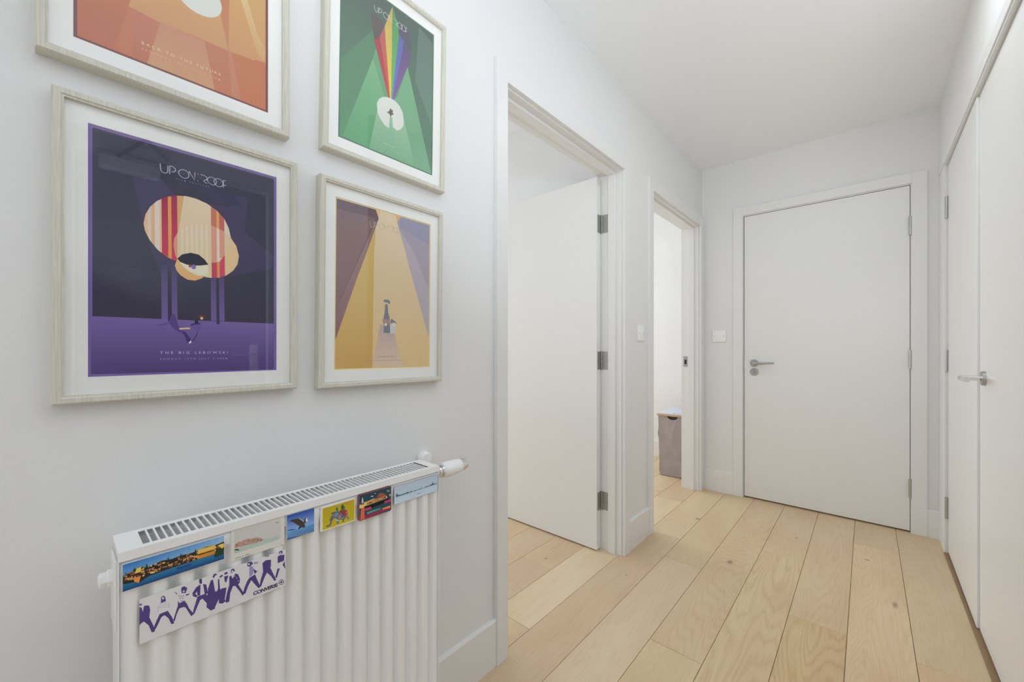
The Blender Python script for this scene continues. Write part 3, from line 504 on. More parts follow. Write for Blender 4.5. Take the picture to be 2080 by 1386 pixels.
  (3, 150, 90, 60, -1, 0, 0, [-1240, 365, -968, 365, -968, 154, -1240, 154]),
  (4, 206, 150, 110, -1, 0, 0, [-5084, -350, -4719, -350, -4719, -464, -5084, -464]),
  (2, 190, 130, 80, -1, 0, 0, [5218, -192, 5403, -192, 5403, -403, 5218, -403]),
  (3, 190, 130, 80, -1, 0, 0, [1707, 160, 1832, 160, 1832, 26, 1707, 26]),
  (4, 226, 196, 130, -1, 0, 0, [-3171, -258, -2841, -258, -2841, -527, -3171, -527]),
  (2, 160, 98, 66, -1, 0, 0, [4427, -253, 4692, -253, 4692, -482, 4427, -482]),
  (3, 206, 150, 110, -1, 0, 0, [4789, 491, 5095, 491, 5095, 252, 4789, 252]),
  (4, 150, 90, 60, -1, 0, 0, [-2943, 328, -2674, 328, -2674, 101, -2943, 101]),
  (2, 214, 170, 96, -1, 0, 0, [5849, 358, 6012, 358, 6012, 251, 5849, 251]),
  (3, 226, 196, 130, -1, 0, 0, [5426, 630, 5716, 630, 5716, 522, 5426, 522]),
  (4, 206, 150, 110, -1, 0, 0, [2422, 474, 2709, 474, 2709, 357, 2422, 357]),
  (2, 150, 90, 60, -1, 0, 0, [3558, 249, 3777, 249, 3777, 64, 3558, 64]),
  (3, 214, 170, 96, -1, 0, 0, [-1736, 583, -1431, 583, -1431, 352, -1736, 352]),
  (4, 206, 150, 110, -1, 0, 0, [-3936, -143, -3725, -143, -3725, -305, -3936, -305]),
  (2, 190, 130, 80, -1, 0, 0, [5275, -8, 5564, -8, 5564, -200, 5275, -200]),
  (3, 206, 150, 110, -1, 0, 0, [5340, 28, 5509, 28, 5509, -243, 5340, -243]),
  (4, 150, 90, 60, -1, 0, 0, [-5881, -86, -5729, -86, -5729, -305, -5881, -305]),
  (2, 120, 84, 56, -1, 0, 0, [5267, -463, 5512, -463, 5512, -615, 5267, -615]),
  (3, 214, 170, 96, -1, 0, 0, [-4148, 243, -3781, 243, -3781, 84, -4148, 84]),
  (4, 120, 84, 56, -1, 0, 0, [-713, -393, -557, -393, -557, -629, -713, -629]),
  (2, 190, 130, 80, -1, 0, 0, [-3568, 167, -3364, 167, -3364, 60, -3568, 60]),
  (3, 206, 150, 110, -1, 0, 0, [-284, 104, 77, 104, 77, -26, -284, -26]),
  (4, 120, 84, 56, -1, 0, 0, [1155, 316, 1425, 316, 1425, 214, 1155, 214]),
  (2, 226, 196, 130, -1, 0, 0, [-3327, 210, -3060, 210, -3060, 89, -3327, 89]),
  (3, 150, 90, 60, -1, 0, 0, [-3300, 154, -2996, 154, -2996, -9, -3300, -9]),
  (4, 150, 90, 60, -1, 0, 0, [5144, 333, 5473, 333, 5473, 135, 5144, 135]),
  (2, 150, 90, 60, -1, 0, 0, [-3003, 181, -2798, 181, -2798, -13, -3003, -13]),
  (3, 190, 130, 80, -1, 0, 0, [797, 178, 1129, 178, 1129, -66, 797, -66]),
  (4, 160, 98, 66, -1, 0, 0, [4595, 656, 4864, 656, 4864, 533, 4595, 533]),
  (2, 190, 130, 80, -1, 0, 0, [1116, 581, 1252, 581, 1252, 329, 1116, 329]),
  (3, 160, 98, 66, -1, 0, 0, [2481, 474, 2615, 474, 2615, 350, 2481, 350]),
  (4, 206, 150, 110, -1, 0, 0, [-2940, 162, -2803, 162, -2803, -88, -2940, -88]),
  (2, 214, 170, 96, -1, 0, 0, [1672, 208, 1981, 208, 1981, -23, 1672, -23]),
  (3, 150, 90, 60, -1, 0, 0, [4655, -61, 4849, -61, 4849, -159, 4655, -159]),
  (4, 214, 170, 96, -1, 0, 0, [-5263, -395, -5034, -395, -5034, -568, -5263, -568]),
  (2, 206, 150, 110, -1, 0, 0, [-2692, 735, -2362, 735, -2362, 493, -2692, 493]),
  (3, 214, 170, 96, -1, 0, 0, [2554, -453, 2861, -453, 2861, -567, 2554, -567]),
  (4, 150, 90, 60, -1, 0, 0, [5479, 81, 5730, 81, 5730, -28, 5479, -28]),
  (2, 214, 170, 96, -1, 0, 0, [1977, 149, 2255, 149, 2255, -46, 1977, -46]),
  (3, 150, 90, 60, -1, 0, 0, [-5355, -385, -5125, -385, -5125, -501, -5355, -501]),
  (4, 190, 130, 80, -1, 0, 0, [105, -303, 391, -303, 391, -504, 105, -504]),
  (2, 120, 84, 56, -1, 0, 0, [1176, -467, 1300, -467, 1300, -613, 1176, -613]),
  (3, 150, 90, 60, -1, 0, 0, [3273, 628, 3541, 628, 3541, 504, 3273, 504]),
  (4, 184, 140, 96, -1, 0, 0, [381, 221, 564, 221, 564, 93, 381, 93]),
  (2, 206, 150, 110, -1, 0, 0, [5995, -438, 6139, -438, 6139, -634, 5995, -634]),
  (3, 184, 140, 96, -1, 0, 0, [-2960, 234, -2693, 234, -2693, 31, -2960, 31]),
  (4, 150, 90, 60, -1, 0, 0, [5330, -204, 5492, -204, 5492, -470, 5330, -470]),
  (2, 160, 98, 66, -1, 0, 0, [2440, 229, 2694, 229, 2694, 84, 2440, 84]),
  (3, 206, 150, 110, -1, 0, 0, [-2308, 458, -1973, 458, -1973, 302, -2308, 302]),
  (4, 214, 170, 96, -1, 0, 0, [-3993, 645, -3847, 645, -3847, 541, -3993, 541]),
  (2, 160, 98, 66, -1, 0, 0, [-5574, 616, -5219, 616, -5219, 398, -5574, 398]),
  (3, 206, 150, 110, -1, 0, 0, [-3430, 675, -3247, 675, -3247, 508, -3430, 508]),
  (4, 150, 90, 60, -1, 0, 0, [1550, 46, 1905, 46, 1905, -141, 1550, -141]),
  (5, 222, 176, 70, 214, 160, 70, [2578, 900, 4911, 900, 4911, 156, 2578, 156]),
  (5, 222, 146, 52, -1, 0, 0, [2578, 0, 4911, 0, 4911, -587, 2578, -587]),
  (6, 176, 116, 50, -1, 0, 0, [2701, -39, 2775, -39, 2775, -509, 2701, -509]),
  (6, 236, 206, 120, -1, 0, 0, [2701, 704, 2775, 704, 2775, 274, 2701, 274]),
  (6, 176, 116, 50, -1, 0, 0, [2885, -39, 2959, -39, 2959, -509, 2885, -509]),
  (6, 236, 206, 120, -1, 0, 0, [2885, 704, 2959, 704, 2959, 274, 2885, 274]),
  (6, 176, 116, 50, -1, 0, 0, [3069, -39, 3143, -39, 3143, -509, 3069, -509]),
  (6, 236, 206, 120, -1, 0, 0, [3069, 704, 3143, 704, 3143, 274, 3069, 274]),
  (6, 176, 116, 50, -1, 0, 0, [3253, -39, 3327, -39, 3327, -509, 3253, -509]),
  (6, 236, 206, 120, -1, 0, 0, [3253, 704, 3327, 704, 3327, 274, 3253, 274]),
  (6, 176, 116, 50, -1, 0, 0, [3438, -39, 3511, -39, 3511, -509, 3438, -509]),
  (6, 236, 206, 120, -1, 0, 0, [3438, 704, 3511, 704, 3511, 274, 3438, 274]),
  (6, 176, 116, 50, -1, 0, 0, [3622, -39, 3695, -39, 3695, -509, 3622, -509]),
  (6, 236, 206, 120, -1, 0, 0, [3622, 704, 3695, 704, 3695, 274, 3622, 274]),
  (6, 176, 116, 50, -1, 0, 0, [3806, -39, 3880, -39, 3880, -509, 3806, -509]),
  (6, 236, 206, 120, -1, 0, 0, [3806, 704, 3880, 704, 3880, 274, 3806, 274]),
  (6, 176, 116, 50, -1, 0, 0, [3990, -39, 4064, -39, 4064, -509, 3990, -509]),
  (6, 236, 206, 120, -1, 0, 0, [3990, 704, 4064, 704, 4064, 274, 3990, 274]),
  (6, 176, 116, 50, -1, 0, 0, [4174, -39, 4248, -39, 4248, -509, 4174, -509]),
  (6, 236, 206, 120, -1, 0, 0, [4174, 704, 4248, 704, 4248, 274, 4174, 274]),
  (6, 176, 116, 50, -1, 0, 0, [4358, -39, 4432, -39, 4432, -509, 4358, -509]),
  (6, 236, 206, 120, -1, 0, 0, [4358, 704, 4432, 704, 4432, 274, 4358, 274]),
  (6, 176, 116, 50, -1, 0, 0, [4543, -39, 4616, -39, 4616, -509, 4543, -509]),
  (6, 236, 206, 120, -1, 0, 0, [4543, 704, 4616, 704, 4616, 274, 4543, 274]),
  (6, 176, 116, 50, -1, 0, 0, [4727, -39, 4800, -39, 4800, -509, 4727, -509]),
  (6, 236, 206, 120, -1, 0, 0, [4727, 704, 4800, 704, 4800, 274, 4727, 274]),
  (5, 228, 190, 96, -1, 0, 0, [-4911, 196, -4174, 196, -4174, 978, -4665, 880]),
  (5, 216, 142, 70, -1, 0, 0, [-5034, -391, -4174, -391, -4420, -1330, -4911, -978]),
  (7, 44, 66, 50, -1, 0, 0, [4788, -1174, 6016, -1076, 6139, 587, 5647, 196, 5279, 98, 4911, -196]),
  (8, 226, 190, 90, -1, 0, 0, [5156, 587, 6016, 782, 6139, 196, 5832, -98, 5525, 293]),
  (7, 26, 26, 28, -1, 0, 0, [2701, 78, 4911, 0, 2701, 0]),
  (6, 40, 66, 52, -1, 0, 0, [-5034, 587, -4911, 1213, -4727, 587]),
  (6, 40, 66, 52, -1, 0, 0, [-3683, 587, -3560, 1213, -3376, 587]),
  (6, 40, 66, 52, -1, 0, 0, [-1228, 587, -1105, 1213, -921, 587]),
  (6, 40, 66, 52, -1, 0, 0, [307, 587, 430, 1213, 614, 587]),
  (6, 40, 66, 52, -1, 0, 0, [2148, 587, 2271, 1213, 2455, 587]),
  (9, 36, 76, 120, "Saumur", [0.0, -0.01213, 0.01842, -0.01213, 0.004]),
 ],
 'card': [
  (0, 206, 204, 198, -1, 0, 0, [-4180, 2682, 4180, 2682, 4180, -2682, -4180, -2682]),
  (1, 194, 192, 188, -1, 0, 0, [-3762, 2306, 3595, 2306, 3595, -1341, -3762, -1341]),
  (2, 172, 188, 176, -1, 0, 0, [-3672, -1526, -3715, -785, 801, -625, 3461, -863, 3465, -1492, 888, -1575]),
  (3, 176, 144, 132, -1, 0, 0, [-3624, -593, -3659, 7, -3100, 347, -2890, 205, -2293, 381, -1560, 363, -1157, 158, -766, 212, 19, -10, 868, -790, -213, -799]),
  (4, 140, 92, 88, -1, 0, 0, [-471, -652, -303, -663, -311, -819, -453, -802]),
  (4, 204, 162, 146, -1, 0, 0, [-3251, -408, -3075, -419, -3080, -579, -3229, -561]),
  (4, 120, 100, 90, -1, 0, 0, [266, -514, 432, -525, 424, -680, 283, -663]),
  (4, 196, 150, 120, -1, 0, 0, [-680, -327, -511, -338, -518, -495, -661, -478]),
  (4, 140, 92, 88, -1, 0, 0, [200, -566, 366, -577, 358, -731, 217, -715]),
  (4, 204, 162, 146, -1, 0, 0, [-2143, -79, -1970, -91, -1976, -250, -2123, -232]),
  (4, 120, 100, 90, -1, 0, 0, [-3478, -142, -3301, -154, -3306, -315, -3456, -297]),
  (4, 196, 150, 120, -1, 0, 0, [-598, -326, -430, -338, -437, -494, -580, -477]),
  (4, 140, 92, 88, -1, 0, 0, [-1617, 30, -1445, 18, -1452, -140, -1597, -123]),
  (4, 204, 162, 146, -1, 0, 0, [-1828, -83, -1655, -95, -1662, -253, -1808, -235]),
  (4, 120, 100, 90, -1, 0, 0, [-1962, -495, -1789, -506, -1795, -664, -1941, -647]),
  (4, 196, 150, 120, -1, 0, 0, [-1984, -410, -1811, -421, -1817, -579, -1964, -562]),
  (4, 140, 92, 88, -1, 0, 0, [-3371, -206, -3194, -218, -3199, -378, -3349, -360]),
  (4, 204, 162, 146, -1, 0, 0, [-2994, -134, -2818, -146, -2823, -306, -2972, -288]),
  (4, 120, 100, 90, -1, 0, 0, [-683, -195, -514, -207, -521, -363, -664, -346]),
  (4, 196, 150, 120, -1, 0, 0, [-134, -545, 33, -556, 25, -711, -117, -694]),
  (4, 140, 92, 88, -1, 0, 0, [-940, -79, -770, -91, -778, -248, -922, -231]),
  (4, 204, 162, 146, -1, 0, 0, [-1974, 55, -1800, 44, -1807, -115, -1953, -98]),
  (4, 120, 100, 90, -1, 0, 0, [-3101, 190, -2924, 177, -2929, 17, -3079, 35]),
  (4, 196, 150, 120, -1, 0, 0, [-157, -110, 11, -121, 3, -277, -139, -260]),
  (4, 140, 92, 88, -1, 0, 0, [-337, -265, -169, -277, -177, -433, -319, -416]),
  (4, 204, 162, 146, -1, 0, 0, [-1819, -93, -1646, -104, -1653, -263, -1799, -245]),
  (4, 120, 100, 90, -1, 0, 0, [-158, -374, 10, -385, 2, -541, -140, -524]),
  (4, 196, 150, 120, -1, 0, 0, [-1120, -35, -950, -47, -957, -205, -1101, -187]),
  (4, 140, 92, 88, -1, 0, 0, [-2380, -284, -2206, -295, -2212, -454, -2359, -436]),
  (4, 204, 162, 146, -1, 0, 0, [-3361, 191, -3184, 178, -3189, 17, -3339, 36]),
  (4, 120, 100, 90, -1, 0, 0, [-1085, -206, -914, -217, -922, -374, -1066, -357]),
  (4, 196, 150, 120, -1, 0, 0, [-2553, -365, -2379, -376, -2385, -535, -2532, -517]),
  (4, 140, 92, 88, -1, 0, 0, [-1658, -5, -1486, -17, -1492, -175, -1638, -158]),
  (4, 204, 162, 146, -1, 0, 0, [-2115, -256, -1942, -267, -1948, -426, -2095, -408]),
  (4, 120, 100, 90, -1, 0, 0, [-1888, 0, -1715, -12, -1721, -171, -1868, -153]),
  (4, 196, 150, 120, -1, 0, 0, [-3017, 143, -2841, 131, -2846, -30, -2995, -12]),
  (4, 140, 92, 88, -1, 0, 0, [-3447, 80, -3270, 68, -3275, -93, -3425, -75]),
  (4, 204, 162, 146, -1, 0, 0, [-580, -396, -412, -407, -419, -563, -562, -546]),
  (4, 84, 80, 74, -1, 0, 0, [-3748, -812, -3310, -764, -2880, -1260, -3637, -955]),
  (2, 96, 94, 94, -1, 0, 0, [-3554, -2319, -3480, -2319, -3480, -2459, -3554, -2459]),
  (2, 96, 94, 94, -1, 0, 0, [-3433, -2320, -3359, -2320, -3360, -2460, -3433, -2460]),
  (2, 96, 94, 94, -1, 0, 0, [-3313, -2320, -3239, -2321, -3240, -2461, -3313, -2460]),
  (2, 96, 94, 94, -1, 0, 0, [-3192, -2321, -3119, -2321, -3119, -2461, -3193, -2461]),
  (2, 96, 94, 94, -1, 0, 0, [-3072, -2322, -2999, -2322, -3000, -2462, -3073, -2462]),
  (2, 96, 94, 94, -1, 0, 0, [-2953, -2322, -2880, -2322, -2880, -2462, -2953, -2462]),
  (2, 96, 94, 94, -1, 0, 0, [-2833, -2323, -2760, -2323, -2761, -2463, -2834, -2463]),
  (2, 96, 94, 94, -1, 0, 0, [-2555, -2324, -2483, -2325, -2483, -2465, -2556, -2464]),
  (2, 96, 94, 94, -1, 0, 0, [-2437, -2325, -2364, -2325, -2365, -2465, -2437, -2465]),
  (2, 96, 94, 94, -1, 0, 0, [-2095, -2327, -2023, -2327, -2023, -2467, -2095, -2467]),
  (2, 96, 94, 94, -1, 0, 0, [-1977, -2327, -1905, -2328, -1906, -2468, -1977, -2467]),
  (2, 96, 94, 94, -1, 0, 0, [-1860, -2328, -1788, -2328, -1788, -2468, -1860, -2468]),
  (2, 96, 94, 94, -1, 0, 0, [-1742, -2329, -1671, -2329, -1671, -2469, -1742, -2469]),
  (2, 96, 94, 94, -1, 0, 0, [-1625, -2329, -1554, -2330, -1554, -2470, -1625, -2469]),
  (2, 96, 94, 94, -1, 0, 0, [-1508, -2330, -1437, -2330, -1437, -2470, -1508, -2470]),
  (2, 120, 116, 110, -1, 0, 0, [2693, 1730, 3188, 1808, 3213, 1650, 2718, 1572]),
 ],
 'conv': [
  (0, 208, 206, 208, -1, 0, 0, [-10033, 3338, 10033, 3338, 10033, -3338, -10033, -3338]),
  (1, 80, 66, 122, -1, 0, 0, [-10033, 2690, -9766, 2629, -9823, 2384, -10033, 2482]),
  (1, 80, 66, 122, -1, 0, 0, [-10033, 2211, -9831, 2116, -9658, 1351, -9534, 2181, -9239, 2112, -8943, 1940, -8837, 1234, -8943, 172, -10033, 711]),
  (1, 80, 66, 122, -1, 0, 0, [-10033, 711, -8943, 172, -8473, -1330, -8291, -2279, -8654, -2300, -9026, -975, -9555, -148, -9906, -316, -10033, -621]),
  (1, 80, 66, 122, -1, 0, 0, [-7596, 2541, -7356, 2714, -7125, 2471, -7010, 1714, -7617, 1675]),
  (1, 80, 66, 122, -1, 0, 0, [-7761, 85, -6805, 122, -6288, -1140, -6007, -2232, -6365, -2196, -6723, -1070, -7191, -372, -7565, -509, -8012, -1568, -8394, -2225, -8545, -2074, -8371, -1383, -7984, -444]),
  (1, 80, 66, 122, -1, 0, 0, [-5192, 2696, -5102, 3018, -4765, 3021, -4404, 2578, -4614, 1868, -5119, 2088]),
  (1, 80, 66, 122, -1, 0, 0, [-6100, 2765, -5670, 2328, -5674, 2115]),
  (1, 80, 66, 122, -1, 0, 0, [-4618, 1650, -4103, 1571, -4221, 1402, -4564, 1408]),
  (1, 80, 66, 122, -1, 0, 0, [-5583, 1065, -5369, 604, -4802, 782, -4470, 116, -4194, -754, -3567, -2031, -3922, -2159, -4594, -491, -4819, -238, -5383, -192, -5732, -975, -5974, -1955, -6162, -1713, -5895, -750, -5598, 273]),
  (1, 80, 66, 122, -1, 0, 0, [-2801, 2419, -3278, 2175, -3756, 1493, -3705, 953, -3239, 522, -3117, 767, -3408, 1193, -3169, 1460, -3117, 767, -2761, 609, -2713, 2308]),
  (1, 80, 66, 122, -1, 0, 0, [-2383, 2319, -1960, 2069, -1726, 532, -2156, 493]),
  (1, 80, 66, 122, -1, 0, 0, [-2841, 3338, -2554, 3282, -2502, 2443, -2859, 2592, -2909, 3338]),
  (1, 80, 66, 122, -1, 0, 0, [-3119, 618, -2094, 617, -1607, -55, -736, -1842, -803, -2515, -1560, -2310, -1801, -1193, -2465, -13, -2769, -141, -3507, -1985, -3741, -1795, -3553, -982]),
  (2, 196, 190, 206, -1, 0, 0, [-7220, 2267, -7266, 2149, -7370, 2138, -7472, 2241, -7511, 2398, -7465, 2516, -7361, 2527, -7259, 2424]),
  (2, 190, 182, 204, -1, 0, 0, [-4728, 2208, -4769, 2103, -4865, 2093, -4959, 2185, -4997, 2324, -4955, 2429, -4860, 2439, -4765, 2347]),
  (1, 176, 172, 186, -1, 0, 0, [-7876, 1441, -6615, 1067, -6632, 1010, -7893, 1384]),
  (1, 176, 172, 186, -1, 0, 0, [-7885, 1094, -6676, 738, -6693, 681, -7902, 1037]),
  (1, 176, 172, 186, -1, 0, 0, [-7855, 1407, -7915, 1084, -7974, 1095, -7914, 1418]),
  (1, 176, 172, 186, -1, 0, 0, [-7768, 1671, -6876, 1472, -6889, 1414, -7781, 1613]),
  (1, 176, 172, 186, -1, 0, 0, [-7908, 1366, -7930, 463, -7990, 465, -7968, 1368]),
  (1, 176, 172, 186, -1, 0, 0, [-6587, 1321, -6605, 471, -6665, 473, -6647, 1322]),
  (1, 120, 108, 156, -1, 0, 0, [-5353, 1757, -5394, 1687, -5471, 1722, -5508, 1825, -5468, 1895, -5391, 1861]),
  (1, 120, 108, 156, -1, 0, 0, [-5105, 1574, -5145, 1504, -5223, 1539, -5261, 1644, -5220, 1713, -5142, 1679]),
  (1, 120, 108, 156, -1, 0, 0, [-4824, 1523, -4865, 1452, -4943, 1487, -4981, 1592, -4940, 1662, -4862, 1628]),
  (1, 120, 108, 156, -1, 0, 0, [-5221, 1336, -5262, 1266, -5339, 1301, -5377, 1406, -5336, 1475, -5259, 1441]),
  (1, 120, 108, 156, -1, 0, 0, [-4914, 1198, -4955, 1128, -5033, 1163, -5071, 1269, -5030, 1339, -4952, 1304]),
  (1, 120, 108, 156, -1, 0, 0, [-5060, 900, -5101, 830, -5179, 865, -5216, 971, -5176, 1040, -5098, 1005]),
  (1, 80, 66, 122, -1, 0, 0, [-1096, 2970, -980, 3338, -740, 3338, -656, 3326, -468, 3024, -720, 3048, -973, 2618]),
  (1, 80, 66, 122, -1, 0, 0, [-1727, 1262, -1348, 2466, -1068, 2504, -764, 390, -542, 294, -349, 674, -376, 2224, -216, 2236, -93, 565, 165, -13, -421, -1470, -873, -2433, -1317, -2533, -1935, -1698]),
  (1, 80, 66, 122, -1, 0, 0, [-183, 2606, 170, 2773, 364, 2542, -88, 2338]),
  (1, 80, 66, 122, -1, 0, 0, [101, 482, 820, 333, 555, -1679, 819, -1879, 291, -2113, -229, -1872, -290, -905]),
  (1, 80, 66, 122, -1, 0, 0, [494, 2876, 820, 3020, 1050, 2620, 559, 2581]),
  (1, 80, 66, 122, -1, 0, 0, [493, 2336, 1083, 2257, 754, 1143, 558, 1535]),
  (1, 80, 66, 122, -1, 0, 0, [1414, 2829, 1547, 3167, 1882, 3079, 2052, 2661, 1548, 2464]),
  (1, 80, 66, 122, -1, 0, 0, [1216, 1970, 1482, 2099, 1684, 1468, 2087, 2175, 2498, 1855, 2778, 947, 2712, 253, 2300, 104, 1217, 637]),
  (1, 80, 66, 122, -1, 0, 0, [1217, 637, 2436, 287, 2857, -694, 3427, -1917, 3145, -2120, 2720, -1120, 2095, 31, 1755, 174, 1353, -845, 1220, -2222, 753, -2246, 687, -1739, 886, -641]),
  (1, 80, 66, 122, -1, 0, 0, [3846, 3173, 3932, 3338, 4110, 3338, 4522, 3246, 4743, 2842, 4315, 2435, 3886, 2678]),
  (1, 80, 66, 122, -1, 0, 0, [4190, 538, 5058, 765, 5365, -266, 5908, -1744, 5611, -1953, 5080, -1061, 4484, 10, 3988, -849, 3569, -1980, 3213, -1741, 3419, -934, 3837, 112]),
  (1, 80, 66, 122, -1, 0, 0, [4753, 1946, 5421, 1116, 4983, 876]),
  (1, 80, 66, 122, -1, 0, 0, [6622, 3223, 6691, 3338, 7195, 3338, 7272, 3075, 6811, 3238]),
  (1, 80, 66, 122, -1, 0, 0, [6223, 2295, 6746, 2600, 7594, 2376, 7578, 1206, 7246, 322, 6323, 682]),
  (1, 80, 66, 122, -1, 0, 0, [6323, 682, 7466, 996, 7877, -94, 8465, -1701, 8147, -1743, 7654, -686, 6938, 316, 6421, -696, 5985, -1860, 5756, -1680, 5965, -510]),
  (1, 80, 66, 122, -1, 0, 0, [8874, 3185, 8968, 3338, 9428, 3338, 9472, 3318, 9526, 2789, 9085, 2688]),
  (1, 80, 66, 122, -1, 0, 0, [8691, 2488, 9087, 2602, 9861, 2415, 9767, 1332, 8718, 1289]),
  (1, 80, 66, 122, -1, 0, 0, [9539, 640, 9851, 1214, 10015, -321]),
  (1, 80, 66, 122, -1, 0, 0, [8661, 285, 9063, 217, 8538, -1385, 8293, -1114]),
  (2, 150, 140, 180, -1, 0, 0, [4173, 2409, 4675, 2381, 4900, 1726, 4692, 909, 4190, 620]),
  (2, 80, 66, 122, -1, 0, 0, [4769, 2867, 5108, 2951, 5102, 2871, 4789, 2790]),
  (2, 80, 66, 122, -1, 0, 0, [5108, 2951, 5503, 2802, 5442, 2751, 5102, 2871]),
  (2, 80, 66, 122, -1, 0, 0, [5503, 2802, 5406, 2518, 5398, 2597, 5442, 2751]),
  (2, 80, 66, 122, -1, 0, 0, [5406, 2518, 4948, 2683, 4975, 2758, 5398, 2597]),
  (2, 200, 194, 210, -1, 0, 0, [1829, 2668, 1786, 2563, 1682, 2553, 1577, 2644, 1534, 2782, 1577, 2887, 1681, 2898, 1786, 2807]),
  (2, 200, 194, 210, -1, 0, 0, [4253, 2902, 4208, 2793, 4098, 2783, 3986, 2876, 3939, 3018, 3984, 3126, 4094, 3137, 4206, 3044]),
  (2, 200, 194, 210, -1, 0, 0, [9354, 2891, 9305, 2776, 9180, 2765, 9053, 2864, 8997, 3015, 9046, 3130, 9171, 3142, 9298, 3043]),
  (2, 200, 194, 210, -1, 0, 0, [7097, 3038, 7049, 2925, 6931, 2914, 6811, 3011, 6759, 3158, 6806, 3269, 6924, 3281, 7045, 3185]),
  (2, 140, 130, 176, -1, 0, 0, [2143, 1679, 2083, 1580, 1960, 1629, 1899, 1776, 1960, 1875, 2082, 1827]),
  (2, 140, 130, 176, -1, 0, 0, [2627, 688, 2566, 589, 2442, 640, 2379, 790, 2440, 889, 2564, 839]),
  (2, 140, 130, 176, -1, 0, 0, [2418, 1252, 2357, 1152, 2234, 1202, 2172, 1351, 2233, 1450, 2356, 1401]),
  (3, 44, 38, 66, "CONVERSE", [0.04769, -0.02825, 0.08717, -0.02951, 0.0062]),
  (3, 44, 38, 66, -1, 0, 0, [9784, -2619, 9753, -2792, 9680, -2761, 9704, -2621]),
  (3, 44, 38, 66, -1, 0, 0, [9753, -2792, 9652, -2916, 9608, -2850, 9680, -2761]),
  (3, 44, 38, 66, -1, 0, 0, [9652, -2916, 9499, -2963, 9497, -2883, 9608, -2850]),
  (3, 44, 38, 66, -1, 0, 0, [9499, -2963, 9325, -2927, 9356, -2853, 9497, -2883]),
  (3, 44, 38, 66, -1, 0, 0, [9325, -2927, 9156, -2821, 9208, -2760, 9356, -2853]),
  (3, 44, 38, 66, -1, 0, 0, [9156, -2821, 9014, -2662, 9080, -2616, 9208, -2760]),
  (3, 44, 38, 66, -1, 0, 0, [9014, -2662, 8917, -2473, 8992, -2446, 9080, -2616]),
  (3, 44, 38, 66, -1, 0, 0, [8917, -2473, 8880, -2279, 8960, -2277, 8992, -2446]),
  (3, 44, 38, 66, -1, 0, 0, [8880, -2279, 8910, -2107, 8984, -2139, 8960, -2277]),
  (3, 44, 38, 66, -1, 0, 0, [8910, -2107, 9010, -1984, 9055, -2050, 8984, -2139]),
  (3, 44, 38, 66, -1, 0, 0, [9010, -1984, 9161, -1936, 9164, -2016, 9055, -2050]),
  (3, 44, 38, 66, -1, 0, 0, [9161, -1936, 9334, -1970, 9304, -2044, 9164, -2016]),
  (3, 44, 38, 66, -1, 0, 0, [9334, -1970, 9504, -2074, 9452, -2136, 9304, -2044]),
  (3, 44, 38, 66, -1, 0, 0, [9504, -2074, 9647, -2233, 9582, -2279, 9452, -2136]),
  (3, 44, 38, 66, -1, 0, 0, [9647, -2233, 9746, -2423, 9670, -2450, 9582, -2279]),
  (3, 44, 38, 66, -1, 0, 0, [9746, -2423, 9784, -2619, 9704, -2621, 9670, -2450]),
  (3, 44, 38, 66, -1, 0, 0, [9323, -2148, 9395, -2376, 9595, -2466, 9441, -2532, 9501, -2760, 9333, -2572, 9171, -2623, 9221, -2441, 9062, -2245, 9260, -2320]),
 ],
 'eagle': [
  (0, 38, 72, 160, 130, 164, 216, [-2455, 2295, 2455, 2295, 2455, -803, -2455, -803]),
  (0, 78, 140, 190, 60, 96, 160, [-2455, -803, 2455, -803, 2455, -2295, -2455, -2295]),
  (1, 60, 90, 140, -1, 0, 0, [-2455, -444, -1907, -424, -1248, -574, -632, -924, -2455, -555]),
  (2, 132, 176, 212, -1, 0, 0, [-2455, -624, 2455, -1194, 2455, -1258, -2455, -708]),
  (2, 132, 176, 212, -1, 0, 0, [-2455, -891, 2455, -1497, 2455, -1561, -2455, -976]),
  (2, 132, 176, 212, -1, 0, 0, [-2455, -1159, 2455, -1800, 2455, -1864, -2455, -1244]),
  (2, 132, 176, 212, -1, 0, 0, [-2455, -1427, 2455, -2103, 2455, -2167, -2455, -1512]),
  (2, 132, 176, 212, -1, 0, 0, [-2455, -1695, 1686, -2295, 1207, -2295, -2455, -1780]),
  (3, 66, 60, 52, -1, 0, 0, [-2095, 1134, -1481, 1277, -809, 1192, -253, 1078, 478, 303, 761, 812, 984, 813, 925, 70, 635, -207, 831, -811, 503, -953, 137, -701, -423, -969, -496, -756, -224, -416, -928, 286, -1473, 843]),
  (4, 44, 40, 40, -1, 0, 0, [-493, -942, -222, -490, -8, -571, -145, -817]),
  (4, 226, 226, 224, -1, 0, 0, [844, 403, 986, 736, 1211, 738, 1145, 299, 1377, 65, 1000, 43]),
  (4, 190, 190, 190, -1, 0, 0, [-325, 1176, 625, 251, 554, 163, -322, 1064]),
  (4, 200, 206, 230, -1, 0, 0, [-2420, -1916, -2375, -1584, -2316, -1592, -2361, -1924]),
  (4, 50, 40, 110, -1, 0, 0, [-2325, -1958, -2286, -1658, -2226, -1666, -2265, -1966]),
  (4, 200, 206, 230, -1, 0, 0, [-2115, -1958, -2070, -1623, -2010, -1631, -2056, -1966]),
  (4, 50, 40, 110, -1, 0, 0, [-2018, -2000, -1979, -1697, -1919, -1705, -1959, -2008]),
  (4, 200, 206, 230, -1, 0, 0, [-1805, -2000, -1759, -1662, -1700, -1670, -1746, -2008]),
  (4, 50, 40, 110, -1, 0, 0, [-1707, -2042, -1667, -1737, -1607, -1745, -1647, -2050]),
  (4, 200, 206, 230, -1, 0, 0, [-1490, -2042, -1443, -1702, -1384, -1710, -1431, -2050]),
